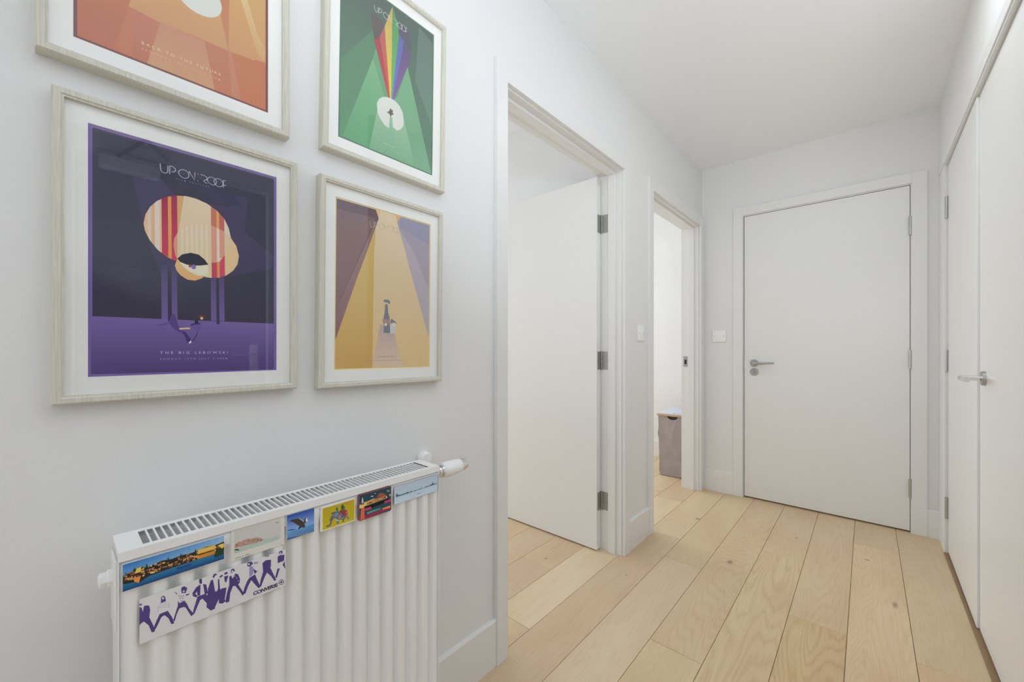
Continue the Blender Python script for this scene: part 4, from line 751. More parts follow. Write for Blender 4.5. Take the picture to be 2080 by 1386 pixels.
  (4, 50, 40, 110, -1, 0, 0, [-1390, -2085, -1349, -1778, -1290, -1785, -1331, -2093]),
  (4, 200, 206, 230, -1, 0, 0, [-1170, -2085, -1122, -1742, -1063, -1750, -1110, -2094]),
  (4, 50, 40, 110, -1, 0, 0, [-1068, -2129, -1027, -1819, -967, -1827, -1009, -2137]),
  (4, 200, 206, 230, -1, 0, 0, [-844, -2129, -796, -1783, -737, -1792, -785, -2138]),
  (4, 50, 40, 110, -1, 0, 0, [-741, -2174, -699, -1861, -639, -1869, -681, -2182]),
  (4, 200, 206, 230, -1, 0, 0, [-513, -2174, -464, -1825, -405, -1833, -453, -2183]),
  (4, 50, 40, 110, -1, 0, 0, [-408, -2219, -365, -1903, -305, -1911, -348, -2227]),
  (4, 200, 206, 230, -1, 0, 0, [-176, -2220, -126, -1868, -67, -1876, -117, -2228]),
  (4, 50, 40, 110, -1, 0, 0, [-69, -2265, -25, -1947, 34, -1955, -9, -2273]),
  (4, 200, 206, 230, -1, 0, 0, [167, -2266, 217, -1911, 277, -1920, 226, -2275]),
  (4, 50, 40, 110, -1, 0, 0, [276, -2312, 320, -1991, 379, -1999, 335, -2320]),
  (4, 200, 206, 230, -1, 0, 0, [516, -2313, 567, -1955, 626, -1964, 575, -2322]),
  (4, 50, 40, 110, -1, 0, 0, [626, -2359, 671, -2036, 731, -2044, 686, -2368]),
  (4, 200, 206, 230, -1, 0, 0, [870, -2361, 923, -2000, 982, -2009, 930, -2370]),
  (4, 50, 40, 110, -1, 0, 0, [983, -2408, 1029, -2081, 1088, -2090, 1043, -2416]),
  (4, 200, 206, 230, -1, 0, 0, [1232, -2410, 1285, -2046, 1344, -2054, 1291, -2419]),
  (4, 50, 40, 110, -1, 0, 0, [1346, -2457, 1393, -2128, 1452, -2136, 1406, -2466]),
  (4, 200, 206, 230, -1, 0, 0, [1599, -2460, 1653, -2092, 1713, -2101, 1659, -2469]),
  (4, 50, 40, 110, -1, 0, 0, [1716, -2508, 1763, -2175, 1823, -2184, 1776, -2516]),
  (4, 200, 206, 230, -1, 0, 0, [1974, -2510, 2029, -2140, 2088, -2148, 2033, -2519]),
  (4, 50, 40, 110, -1, 0, 0, [2093, -2559, 2141, -2224, 2200, -2232, 2152, -2567]),
 ],
 'eleph': [
  (0, 214, 206, 176, -1, 0, 0, [-3502, 2379, 3502, 2379, 3502, -2379, -3502, -2379]),
  (1, 178, 158, 40, 190, 174, 36, [-3257, 2141, 3327, 2141, 3327, -2141, -3257, -2141]),
  (2, 96, 104, 112, -1, 0, 0, [-1526, 98, -1382, 705, -808, 945, 108, 523, 1097, -311, 1592, -1073, 1127, -1337, -167, -991, -759, -433, -1326, -760, -1470, -1363, -1785, -1841, -2549, -1727, -2645, -1461, -1967, -1474, -1736, -972, -1922, -521]),
  (2, 112, 120, 124, -1, 0, 0, [-661, -858, 79, -1057, -50, -2046, -383, -1803]),
  (2, 112, 120, 124, -1, 0, 0, [1430, -873, 2056, -889, 2232, -1710, 1919, -1627]),
  (2, 96, 100, 110, -1, 0, 0, [727, -1230, 1127, -1337, 986, -1924, 784, -1793]),
  (3, 150, 60, 70, -1, 0, 0, [21, 707, 826, 794, 1710, 380, 1891, -532, 1430, -873, 610, -17]),
  (4, 176, 90, 110, -1, 0, 0, [1319, 256, 1796, 120, 1814, -589, 1419, -479]),
  (4, 150, 110, 150, -1, 0, 0, [-202, 52, 610, -17, 472, -768, -175, -751]),
  (4, 120, 140, 160, -1, 0, 0, [-955, 423, -378, 421, -188, -350, -848, -249]),
  (4, 90, 110, 50, -1, 0, 0, [402, 1476, 792, 1920, 1294, 1132, 1232, 517, 509, 647]),
  (5, 60, 66, 50, -1, 0, 0, [534, 1117, 794, 1839, 980, 987]),
  (4, 90, 110, 90, -1, 0, 0, [-656, 1305, -423, 1721, -75, 1135, -224, 697, -558, 873]),
  (5, 60, 60, 80, -1, 0, 0, [1118, -129, 1070, -183, 987, -134, 984, -49, 1066, -46]),
  (5, 200, 190, 120, -1, 0, 0, [-116, 243, -191, 160, -319, 235, -323, 366, -198, 370]),
  (5, 170, 80, 90, -1, 0, 0, [604, -585, 519, -680, 375, -595, 370, -447, 512, -441]),
  (5, 110, 130, 170, -1, 0, 0, [1297, -980, 1214, -1074, 1072, -991, 1068, -845, 1207, -838]),
  (5, 60, 60, 80, -1, 0, 0, [1760, -1028, 1704, -1092, 1608, -1036, 1605, -936, 1699, -932]),
  (5, 200, 190, 120, -1, 0, 0, [411, -682, 334, -768, 203, -691, 199, -557, 327, -552]),
  (5, 170, 80, 90, -1, 0, 0, [1687, -1009, 1617, -1089, 1498, -1019, 1494, -896, 1611, -890]),
  (5, 110, 130, 170, -1, 0, 0, [-489, -222, -540, -280, -629, -228, -633, -138, -546, -134]),
  (5, 60, 60, 80, -1, 0, 0, [793, 128, 749, 79, 675, 123, 673, 200, 745, 203]),
  (5, 200, 190, 120, -1, 0, 0, [1848, -1251, 1794, -1314, 1701, -1259, 1699, -1163, 1790, -1158]),
  (5, 170, 80, 90, -1, 0, 0, [-1154, -356, -1232, -443, -1367, -365, -1372, -229, -1240, -224]),
  (5, 110, 130, 170, -1, 0, 0, [-773, -457, -853, -547, -992, -466, -997, -326, -862, -321]),
  (5, 60, 60, 80, -1, 0, 0, [559, 39, 514, -12, 436, 34, 434, 114, 510, 117]),
  (5, 200, 190, 120, -1, 0, 0, [-1116, 241, -1192, 157, -1323, 233, -1328, 365, -1200, 370]),
  (5, 170, 80, 90, -1, 0, 0, [817, 44, 740, -42, 608, 36, 604, 171, 733, 176]),
  (5, 110, 130, 170, -1, 0, 0, [-1144, -30, -1195, -87, -1285, -35, -1288, 54, -1201, 58]),
  (5, 60, 60, 80, -1, 0, 0, [-1327, 699, -1406, 611, -1544, 692, -1549, 831, -1415, 835]),
  (5, 200, 190, 120, -1, 0, 0, [-621, 788, -686, 716, -798, 783, -802, 896, -693, 900]),
  (5, 170, 80, 90, -1, 0, 0, [-145, -241, -214, -318, -331, -249, -335, -129, -220, -125]),
  (5, 110, 130, 170, -1, 0, 0, [1049, -1106, 992, -1170, 895, -1114, 892, -1014, 987, -1010]),
  (5, 60, 60, 80, -1, 0, 0, [765, 227, 712, 166, 620, 221, 618, 315, 707, 319]),
  (5, 200, 190, 120, -1, 0, 0, [-1004, -466, -1063, -531, -1165, -473, -1168, -371, -1069, -367]),
  (5, 170, 80, 90, -1, 0, 0, [1059, -1049, 1000, -1116, 900, -1057, 897, -954, 995, -949]),
  (5, 110, 130, 170, -1, 0, 0, [-651, 421, -717, 348, -829, 415, -833, 529, -723, 532]),
  (5, 60, 60, 80, -1, 0, 0, [-25, 529, -106, 439, -243, 521, -248, 662, -113, 666]),
  (5, 200, 190, 120, -1, 0, 0, [854, -985, 776, -1074, 641, -996, 637, -858, 769, -852]),
  (5, 170, 80, 90, -1, 0, 0, [1125, -984, 1053, -1066, 930, -993, 926, -867, 1047, -861]),
  (5, 110, 130, 170, -1, 0, 0, [155, -712, 72, -805, -69, -722, -74, -578, 65, -572]),
  (5, 60, 60, 80, -1, 0, 0, [-1019, 692, -1071, 635, -1160, 687, -1163, 777, -1076, 780]),
  (5, 200, 190, 120, -1, 0, 0, [225, -803, 159, -877, 46, -811, 42, -696, 153, -691]),
  (3, 150, 190, 190, -1, 0, 0, [-661, -858, 81, -1136, -74, -1332, -567, -1201]),
  (3, 214, 140, 60, -1, 0, 0, [-539, -1763, -640, -1915, -855, -1859, -970, -1651, -868, -1499, -653, -1555]),
  (3, 206, 124, 40, -1, 0, 0, [1270, 1998, 1445, 1993, 1454, 1672, 1279, 1677]),
  (3, 206, 124, 40, -1, 0, 0, [1541, 1987, 1715, 1982, 1723, 1662, 1549, 1667]),
  (3, 206, 124, 40, -1, 0, 0, [1810, 1976, 1983, 1971, 1991, 1652, 1818, 1657]),
  (3, 206, 124, 40, -1, 0, 0, [2077, 1965, 2250, 1960, 2257, 1642, 2085, 1647]),
  (3, 206, 124, 40, -1, 0, 0, [2343, 1955, 2515, 1949, 2522, 1632, 2351, 1637]),
  (3, 206, 124, 40, -1, 0, 0, [2608, 1944, 2779, 1938, 2786, 1622, 2616, 1627]),
 ],
 'amst': [
  (0, 40, 66, 80, 44, 76, 92, [-3928, 2799, 3928, 2799, 3928, -2799, -3928, -2799]),
  (1, 160, 40, 76, -1, 0, 0, [-3219, -2799, 3928, -2473, 3928, -1918, 1787, -2044, -2584, -2143, -3928, -2182, -3928, -2799]),
  (1, 196, 96, 60, -1, 0, 0, [266, 1192, 860, 1898, 1265, 2085, 2304, 1557, 2625, 1013]),
  (2, 110, 60, 50, -1, 0, 0, [469, 1238, 2363, 1262, 2365, 1186, 472, 1143]),
  (2, 110, 60, 50, -1, 0, 0, [525, 1412, 2298, 1408, 2300, 1333, 528, 1318]),
  (2, 110, 60, 50, -1, 0, 0, [582, 1587, 2233, 1555, 2235, 1480, 585, 1492]),
  (2, 110, 60, 50, -1, 0, 0, [638, 1762, 2167, 1702, 2169, 1627, 641, 1667]),
  (2, 110, 60, 50, -1, 0, 0, [694, 1937, 2102, 1849, 2104, 1774, 697, 1842]),
  (2, 240, 186, 110, -1, 0, 0, [-3927, 673, -2808, 974, 2830, 964, 2997, 364, -2771, 31, -2756, -345, -3896, -81]),
  (3, 236, 196, 120, -1, 0, 0, [-3872, 567, -3204, 598, -3178, -61, -3848, 1]),
  (2, 24, 22, 24, -1, 0, 0, [-2767, -63, 3563, 138, 3571, -236, 2247, -206, 2157, -650, -796, -799, -2756, -345]),
  (3, 190, 60, 110, -1, 0, 0, [2298, -218, 3928, -147, 3928, -708, 2313, -779]),
  (3, 190, 60, 100, -1, 0, 0, [-2649, -463, -1114, -447, -1091, -1101, -2627, -1024]),
  (2, 220, 110, 80, -1, 0, 0, [-3485, -83, -2763, -157, -2661, -2769, -3680, -2765]),
  (3, 180, 60, 60, -1, 0, 0, [-3521, -447, -2800, -520, -2798, -586, -3518, -522]),
  (3, 180, 60, 60, -1, 0, 0, [-3505, -822, -2786, -895, -2783, -961, -3502, -896]),
  (3, 180, 60, 60, -1, 0, 0, [-3490, -1196, -2771, -1269, -2768, -1334, -3487, -1271]),
  (3, 180, 60, 60, -1, 0, 0, [-3475, -1569, -2756, -1642, -2754, -1707, -3471, -1644]),
  (3, 180, 60, 60, -1, 0, 0, [-3459, -1942, -2742, -2015, -2739, -2080, -3456, -2016]),
  (3, 180, 60, 60, -1, 0, 0, [-3444, -2314, -2727, -2386, -2724, -2451, -3441, -2388]),
  (2, 222, 140, 80, -1, 0, 0, [1779, -1765, 3806, -1681, 3817, -2237, 1788, -2090]),
  (2, 90, 150, 140, -1, 0, 0, [-2200, -1493, -61, -1432, 1368, -1578, 1375, -1810, -2080, -1982]),
  (3, 208, 170, 96, -1, 0, 0, [-2497, 901, -352, 1243, -142, 1100, -2493, 807]),
  (2, 120, 140, 130, -1, 0, 0, [3678, 1891, 3528, 1691, 3182, 1715, 2898, 1945, 2892, 2208, 3168, 2306, 3518, 2165]),
  (3, 236, 214, 160, -1, 0, 0, [3928, 778, 3849, 585, 3664, 629, 3567, 885, 3654, 1098, 3839, 1055, 3928, 820]),
  (3, 216, 220, 214, -1, 0, 0, [-1193, 1816, -994, 2004, -474, 1835, -675, 1713]),
  (3, 216, 220, 214, -1, 0, 0, [-334, 2273, -132, 2395, 78, 2270, -126, 2205]),
  (3, 190, 190, 200, -1, 0, 0, [-3354, 1758, -3244, 2345, -3023, 1728, -2960, 916, -3427, 1025]),
  (3, 140, 60, 80, -1, 0, 0, [-3628, 884, -2804, 879, -2793, 596, -3616, 601]),
  (4, 130, 12, 24, "AMSTERDAM", [-0.02243, 0.00169, 0.02659, 0.00425, 0.0058]),
 ],
 'sea': [
  (0, 180, 188, 206, 172, 196, 210, [-6203, 2013, 6203, 2013, 6203, -604, -6203, -604]),
  (0, 182, 200, 216, 186, 206, 222, [-6203, -604, 6203, -604, 6203, -2013, -6203, -2013]),
  (1, 90, 96, 104, -1, 0, 0, [-5733, -399, -5784, 75, -5440, 447, -5265, -9, -4489, -161, -3358, -151, -2865, -78, -2628, 63, -2228, -246, -1621, -102, -1507, 20, -1293, -341, -510, -145, 109, -260, 831, -151, 1077, -217, 1352, 213, 1420, 93, 1323, -283, 2041, -225, 2750, -67, 3705, -126, 4520, 150, 4637, 721, 4780, 129, 5469, -112, 5873, 26, 5940, -242, 4656, -287, 2166, -309, -2092, -382]),
  (1, 120, 124, 134, -1, 0, 0, [-123, -1250, 1137, -1132, 1204, -1250, 8, -1383]),
 ],
}
META = {'pano': (0.1251, 0.7426, 0.0614, 0.0196), 'card': (0.2391, 0.7396, 0.0418, 0.0268), 'conv': (0.1823, 0.6688, 0.1003, 0.0334), 'eagle': (0.3093, 0.7416, 0.0246, 0.0229), 'eleph': (0.3817, 0.7376, 0.035, 0.0238), 'amst': (0.4642, 0.7368, 0.0393, 0.028), 'sea': (0.5744, 0.7386, 0.062, 0.0201)}

# ------------------------------------------------------------------ materials
def s2l(c): return c / 12.92 if c <= .04045 else ((c + .055) / 1.055) ** 2.4
def mat(name, col, rough=.5, metal=0, bump=0, bscale=200, spec=.5, var=0, vscale=3):
    m = bpy.data.materials.new(name); m.use_nodes = True; n = m.node_tree.nodes; l = m.node_tree.links; b = n['Principled BSDF']
    b.inputs['Base Color'].default_value = (*col, 1); b.inputs['Roughness'].default_value = rough; b.inputs['Metallic'].default_value = metal
    b.inputs['Specular IOR Level'].default_value = spec
    tc = n.new('ShaderNodeTexCoord')
    if var:
        nz = n.new('ShaderNodeTexNoise'); nz.inputs['Scale'].default_value = vscale; nz.inputs['Detail'].default_value = 3
        l.new(tc.outputs['Object'], nz.inputs[0])
        mx = n.new('ShaderNodeMix'); mx.data_type = 'RGBA'
        mx.inputs[6].default_value = (*[c * (1 - var) for c in col], 1); mx.inputs[7].default_value = (*[min(1, c * (1 + var)) for c in col], 1)
        l.new(nz.outputs[0], mx.inputs[0]); l.new(mx.outputs[2], b.inputs['Base Color'])
    if bump:
        nz2 = n.new('ShaderNodeTexNoise'); nz2.inputs['Scale'].default_value = bscale; l.new(tc.outputs['Object'], nz2.inputs[0])
        bp = n.new('ShaderNodeBump'); bp.inputs['Strength'].default_value = bump; bp.inputs['Distance'].default_value = .001
        l.new(nz2.outputs[0], bp.inputs['Height']); l.new(bp.outputs[0], b.inputs['Normal'])
    return m
WALL = mat('wall_paint', (.80, .80, .80), .75, bump=.15, bscale=350, spec=.25, var=.008, vscale=2)
CEIL = mat('ceiling_paint', (.89, .90, .92), .85, bump=.1, bscale=300, spec=.2)
TRIM = mat('trim_satin_paint', (.80, .80, .795), .38, bump=.06, bscale=120, spec=.4)
DOOR = mat('door_satin_paint', (.81, .81, .80), .33, bump=.05, bscale=90, spec=.4)
RAD = mat('radiator_enamel', (.91, .91, .905), .28, bump=.03, bscale=60)
FIN = mat('radiator_fin_steel', (.42, .42, .41), .6, var=.2, vscale=120)
PLAST = mat('white_plastic', (.90, .90, .89), .3, bump=.02, bscale=200)
CHROME = mat('chrome_metal', (.78, .78, .78), .16, 1, bump=.02, bscale=80)
STEEL = mat("satin_steel", (.46, .46, .45), .36, 1, bump=.05, bscale=300)
DSTEEL = mat('grey_hinge_steel', (.40, .40, .39), .45, .8, bump=.08, bscale=200)
DARK = mat('dark_recess', (.03, .03, .03), .8, var=.1)
MOUNT = mat('mount_board_card', (.92, .922, .90), .8, bump=.1, bscale=500, spec=.1)
NAVY = mat('entrance_door_paint', (.10, .105, .12), .4, bump=.05, bscale=90)
GREYTRIM = mat('entrance_frame_paint', (.26, .27, .28), .4, bump=.05, bscale=90)
FABRIC = mat('hamper_fabric', (.42, .375, .365), .95, bump=.5, bscale=600, spec=.1, var=.12, vscale=14)
LIDF = mat('hamper_lid_fabric', (.62, .65, .74), .9, bump=.3, bscale=500, spec=.1, var=.04)
BAMBOO = mat('bamboo_rim', (.62, .38, .20), .5, bump=.1, bscale=100, var=.12, vscale=30)
SUB = mat('subfloor', (.12, .08, .05), .9, var=.2)
OAKEDGE = mat('threshold_oak', (.30, .19, .10), .5, bump=.1, bscale=200, var=.2, vscale=20)
def framewood():
    m = mat('limed_frame_wood', (.66, .645, .56), .5); n = m.node_tree.nodes; l = m.node_tree.links; b = n['Principled BSDF']
    tc = n.new('ShaderNodeTexCoord'); mp = n.new('ShaderNodeMapping'); mp.inputs['Scale'].default_value = (1, 1, 1)
    wv = n.new('ShaderNodeTexNoise'); wv.inputs['Scale'].default_value = 160; wv.inputs['Detail'].default_value = 4
    mp.inputs['Scale'].default_value = (3, 3, .12)
    l.new(tc.outputs['Object'], mp.inputs[0]); l.new(mp.outputs[0], wv.inputs[0])
    cr = n.new('ShaderNodeValToRGB'); cr.color_ramp.elements[0].position = .35; cr.color_ramp.elements[0].color = (.60, .58, .50, 1)
    cr.color_ramp.elements[1].position = .65; cr.color_ramp.elements[1].color = (.70, .685, .60, 1)
    l.new(wv.outputs[0], cr.inputs[0]); l.new(cr.outputs[0], b.inputs['Base Color'])
    bp = n.new('ShaderNodeBump'); bp.inputs['Strength'].default_value = .3; bp.inputs['Distance'].default_value = .0006
    l.new(wv.outputs[0], bp.inputs['Height']); l.new(bp.outputs[0], b.inputs['Normal'])
    return m
FRAMEW = framewood()
def glassmat():
    m = bpy.data.materials.new('picture_glass'); m.use_nodes = True; n = m.node_tree.nodes; l = m.node_tree.links
    n.remove(n['Principled BSDF']); o = n['Material Output']
    t = n.new('ShaderNodeBsdfTransparent'); g = n.new('ShaderNodeBsdfGlossy'); g.inputs['Roughness'].default_value = .01
    f = n.new('ShaderNodeFresnel'); ge = n.new('ShaderNodeNewGeometry'); ir = n.new('ShaderNodeMapRange')
    ir.inputs[3].default_value = 1.4; ir.inputs[4].default_value = 1 / 1.4; l.new(ge.outputs['Backfacing'], ir.inputs[0]); l.new(ir.outputs[0], f.inputs[0])   # same reflectance on both faces of the pane
    mx = n.new('ShaderNodeMixShader')
    l.new(f.outputs[0], mx.inputs[0]); l.new(t.outputs[0], mx.inputs[1]); l.new(g.outputs[0], mx.inputs[2]); l.new(mx.outputs[0], o.inputs[0])
    return m
GLASS = glassmat()
def printmat(name, rough):
    m = mat(name, (.5, .5, .5), rough, spec=.25); n = m.node_tree.nodes; a = n.new('ShaderNodeVertexColor'); a.layer_name = 'Col'
    m.node_tree.links.new(a.outputs[0], n['Principled BSDF'].inputs['Base Color']); return m
PRINT = printmat('poster_print', .7); CARD = printmat('postcard_print', .4)

def oak():
    m = bpy.data.materials.new('oak_boards'); m.use_nodes = True; n = m.node_tree.nodes; l = m.node_tree.links; b = n['Principled BSDF']
    def N(t, **k):
        x = n.new('ShaderNode' + t)
        for a, v in k.items(): setattr(x, a, v)
        return x
    geo = N('NewGeometry'); info = N('ObjectInfo')
    # offset every board by its own random amount so grain does not run across joints
    off = N('VectorMath', operation='SCALE'); off.inputs[0].default_value = (37, 91, 53); l.new(info.outputs['Random'], off.inputs[3])
    add = N('VectorMath', operation='ADD'); l.new(geo.outputs['Position'], add.inputs[0]); l.new(off.outputs[0], add.inputs[1])
    mp = N('Mapping'); mp.inputs['Scale'].default_value = (5.2, .5, 1); l.new(add.outputs[0], mp.inputs[0])
    big = N('TexNoise'); big.inputs['Scale'].default_value = 1.15; big.inputs['Detail'].default_value = 1.5; big.inputs['Distortion'].default_value = .25; l.new(mp.outputs[0], big.inputs[0])
    # growth rings: contour lines of the large noise
    mul = N('Math', operation='MULTIPLY'); mul.inputs[1].default_value = 40; l.new(big.outputs[0], mul.inputs[0])
    fine = N('TexNoise'); fine.inputs['Scale'].default_value = 14; fine.inputs['Detail'].default_value = 4; l.new(mp.outputs[0], fine.inputs[0])
    ad2 = N('Math', operation='MULTIPLY_ADD'); ad2.inputs[1].default_value = .9; l.new(fine.outputs[0], ad2.inputs[0]); l.new(mul.outputs[0], ad2.inputs[2])
    pp = N('Math', operation='PINGPONG'); pp.inputs[1].default_value = .5; l.new(ad2.outputs[0], pp.inputs[0])
    pw = N('Math', operation='POWER'); pw.inputs[1].default_value = 2.2; m2 = N('Math', operation='MULTIPLY'); m2.inputs[1].default_value = 2
    l.new(pp.outputs[0], m2.inputs[0]); l.new(m2.outputs[0], pw.inputs[0])
    # pores: very stretched fine noise
    mp2 = N('Mapping'); mp2.inputs['Scale'].default_value = (260, 9, 1); l.new(add.outputs[0], mp2.inputs[0])
    por = N('TexNoise'); por.inputs['Scale'].default_value = 1; por.inputs['Detail'].default_value = 3; l.new(mp2.outputs[0], por.inputs[0])
    # broad tone
    mp3 = N('Mapping'); mp3.inputs['Scale'].default_value = (5, 1.6, 1); l.new(add.outputs[0], mp3.inputs[0])
    tone = N('TexNoise'); tone.inputs['Scale'].default_value = 1.3; tone.inputs['Detail'].default_value = 2; l.new(mp3.outputs[0], tone.inputs[0])
    cr = N('ValToRGB'); e = cr.color_ramp.elements; e[0].position = .3; e[0].color = (.68, .52, .335, 1); e[1].position = .72; e[1].color = (.74, .595, .395, 1)
    l.new(tone.outputs[0], cr.inputs[0])
    tint = N('Mix', data_type='RGBA', blend_type='MULTIPLY'); tint.inputs[0].default_value = 1; l.new(cr.outputs[0], tint.inputs[6]); l.new(info.outputs['Color'], tint.inputs[7])
    ring = N('Mix', data_type='RGBA', blend_type='MULTIPLY'); ring.inputs[7].default_value = (.87, .82, .75, 1)
    rs = N('Math', operation='MULTIPLY'); l.new(pw.outputs[0], rs.inputs[0]); l.new(info.outputs['Alpha'], rs.inputs[1]); l.new(rs.outputs[0], ring.inputs[0]); l.new(tint.outputs[2], ring.inputs[6])
    pc = N('MapRange'); pc.inputs[1].default_value = .5; pc.inputs[2].default_value = .75; pc.inputs[3].default_value = 0; pc.inputs[4].default_value = .28; l.new(por.outputs[0], pc.inputs[0])
    pmx = N('Mix', data_type='RGBA', blend_type='MULTIPLY'); pmx.inputs[7].default_value = (.72, .62, .5, 1); l.new(pc.outputs[0], pmx.inputs[0]); l.new(ring.outputs[2], pmx.inputs[6])
    last = pmx.outputs[2]
    for kx, ky, rx, ry in ((-.52, 2.245, .010, .016), (.0, 2.73, .008, .007), (.088, 2.33, .006, .022), (-.80, 2.68, .012, .010), (-1.235, 1.66, .005, .006), (-.30, 2.78, .006, .006), (-.855, 1.79, .004, .005)):
        sb = N('VectorMath', operation='SUBTRACT'); sb.inputs[1].default_value = (kx, ky, 0); l.new(geo.outputs['Position'], sb.inputs[0])
        dv = N('VectorMath', operation='MULTIPLY'); dv.inputs[1].default_value = (1 / rx, 1 / ry, 0); l.new(sb.outputs[0], dv.inputs[0])
        ln = N('VectorMath', operation='LENGTH'); l.new(dv.outputs[0], ln.inputs[0])
        la = N('Math', operation='MULTIPLY_ADD'); la.inputs[1].default_value = 1.6; l.new(fine.outputs[0], la.inputs[0]); l.new(ln.outputs['Value'], la.inputs[2])
        mr = N('MapRange'); mr.inputs[1].default_value = 1.2; mr.inputs[2].default_value = 2.6; mr.inputs[3].default_value = .72; mr.inputs[4].default_value = 0; l.new(la.outputs[0], mr.inputs[0])
        kx_ = N('Mix', data_type='RGBA'); kx_.inputs[7].default_value = (.20, .11, .06, 1); l.new(mr.outputs[0], kx_.inputs[0]); l.new(last, kx_.inputs[6]); last = kx_.outputs[2]
    l.new(last, b.inputs['Base Color'])
    b.inputs['Roughness'].default_value = .42; b.inputs['Specular IOR Level'].default_value = .35
    bp = N('Bump'); bp.inputs['Strength'].default_value = .25; bp.inputs['Distance'].default_value = .0005; l.new(por.outputs[0], bp.inputs['Height']); l.new(bp.outputs[0], b.inputs['Normal'])
    return m
OAK = oak()

# ------------------------------------------------------------------ mesh helpers
def obj(name, bm, m, parent=None, smooth=False, loc=None):
    me = bpy.data.meshes.new(name); bmesh.ops.recalc_face_normals(bm, faces=bm.faces); bm.to_mesh(me); bm.free()
    for x in (m if isinstance(m, (list, tuple)) else [m]): me.materials.append(x)
    if smooth:
        for p in me.polygons: p.use_smooth = True
        me.set_sharp_from_angle(angle=math.radians(35))
    o = bpy.data.objects.new(name, me); C.objects.link(o); o.parent = parent
    if loc: o.location = loc
    return o
def NB(): return bmesh.new()
def box(bm, x0, y0, z0, x1, y1, z1, bev=0, seg=1):
    x0, x1 = sorted((x0, x1)); y0, y1 = sorted((y0, y1)); z0, z1 = sorted((z0, z1))
    v = [bm.verts.new(p) for p in ((x0, y0, z0), (x1, y0, z0), (x1, y1, z0), (x0, y1, z0), (x0, y0, z1), (x1, y0, z1), (x1, y1, z1), (x0, y1, z1))]
    f = [bm.faces.new([v[i] for i in q]) for q in ((3, 2, 1, 0), (4, 5, 6, 7), (0, 1, 5, 4), (1, 2, 6, 5), (2, 3, 7, 6), (3, 0, 4, 7))]
    if bev:
        bmesh.ops.bevel(bm, geom=list({e for q in f for e in q.edges}), offset=bev, segments=seg, affect='EDGES', profile=.5)
    return bm
def tube(bm, pts, rad, n=14, caps=True, sy=1.0):
    P = [Vector(p) for p in pts]; R = rad if isinstance(rad, (list, tuple)) else [rad] * len(P); rings = []; ref = None
    for i, p in enumerate(P):
        t = (P[min(i + 1, len(P) - 1)] - P[max(i - 1, 0)]).normalized()
        if ref is None: ref = Vector((0, 0, 1)) if abs(t.z) < .9 else Vector((1, 0, 0))
        s = t.cross(ref).normalized(); u = s.cross(t).normalized(); ref = u
        rings.append([bm.verts.new(p + (s * math.cos(a) + u * math.sin(a) * sy) * R[i]) for a in [2 * math.pi * k / n for k in range(n)]])
    for a, b in zip(rings, rings[1:]):
        for k in range(n): bm.faces.new((a[k], a[(k + 1) % n], b[(k + 1) % n], b[k]))
    if caps: bm.faces.new(rings[0][::-1]); bm.faces.new(rings[-1])
    return bm
def lathe(bm, prof, origin, axis, n=28):
    # prof: (distance along axis, radius)
    o = Vector(origin); a = Vector(axis).normalized()
    return tube(bm, [o + a * d for d, r in prof], [max(r, 1e-5) for d, r in prof], n) if all(prof[i][0] != prof[i + 1][0] for i in range(len(prof) - 1)) else tube(bm, [o + a * (d + i * 1e-6) for i, (d, r) in enumerate(prof)], [max(r, 1e-5) for d, r in prof], n)
def prism(bm, pts, fixed, a0, a1):
    # extrude a closed outline; fixed = axis index of extrusion
    def P(p, a):
        q = list(p); q.insert(fixed, a); return q
    A = [bm.verts.new(P(p, a0)) for p in pts]; B = [bm.verts.new(P(p, a1)) for p in pts]; n = len(pts)
    bm.faces.new(A); bm.faces.new(B[::-1])
    for i in range(n): bm.faces.new((A[i], B[i], B[(i + 1) % n], A[(i + 1) % n]))
    return bm
def thing(name, label, cat, loc=(0, 0, 0), group=None):
    o = bpy.data.objects.new(name, None); C.objects.link(o); o.location = loc; o.empty_display_size = .05
    o['label'] = label; o['category'] = cat
    if group: o['group'] = group
    return o
def sroot(name, label=None, cat='structure', loc=(0, 0, 0)):
    o = bpy.data.objects.new(name, None); C.objects.link(o); o.location = loc; o['kind'] = 'structure'; o.empty_display_size = .05
    if label: o['label'] = label
    o['category'] = cat
    return o
def st(o, label, cat):
    o['kind'] = 'structure'; o['label'] = label; o['category'] = cat; return o

# ------------------------------------------------------------------ printed art (flat ink shapes, painter's order)
def text_polys(s, x0, y0, x1, y1, cap):
    cu = bpy.data.curves.new('lettering', 'FONT'); cu.body = s; cu.size = 1; cu.resolution_u = 3; cu.offset = .028 if len(s) < 10 else .006
    o = bpy.data.objects.new('lettering', cu); C.objects.link(o)
    def grab():
        bpy.context.view_layer.update(); dg = bpy.context.evaluated_depsgraph_get()
        return bpy.data.meshes.new_from_object(o.evaluated_get(dg))
    me = grab(); xs = [v.co.x for v in me.vertices]; ys = [v.co.y for v in me.vertices]; sc = cap / .7; W = math.hypot(x1 - x0, y1 - y0)
    cu.space_character = max(.8, 1 + (W / sc - (max(xs) - min(xs))) / max(1, (max(xs) - min(xs))) * 1.0)
    bpy.data.meshes.remove(me); me = grab(); xs = [v.co.x for v in me.vertices]; mn = min(xs); kx = W / (max(xs) - mn)
    dx, dy = (x1 - x0) / W, (y1 - y0) / W; res = []
    for p in me.polygons:
        q = []
        for i in p.vertices:
            v = me.vertices[i].co; a = (v.x - mn) * kx; b = v.y * sc; q.append((x0 + dx * a - dy * b, y0 + dy * a + dx * b))
        res.append(q)
    bpy.data.meshes.remove(me); bpy.data.objects.remove(o); bpy.data.curves.remove(cu)
    return res
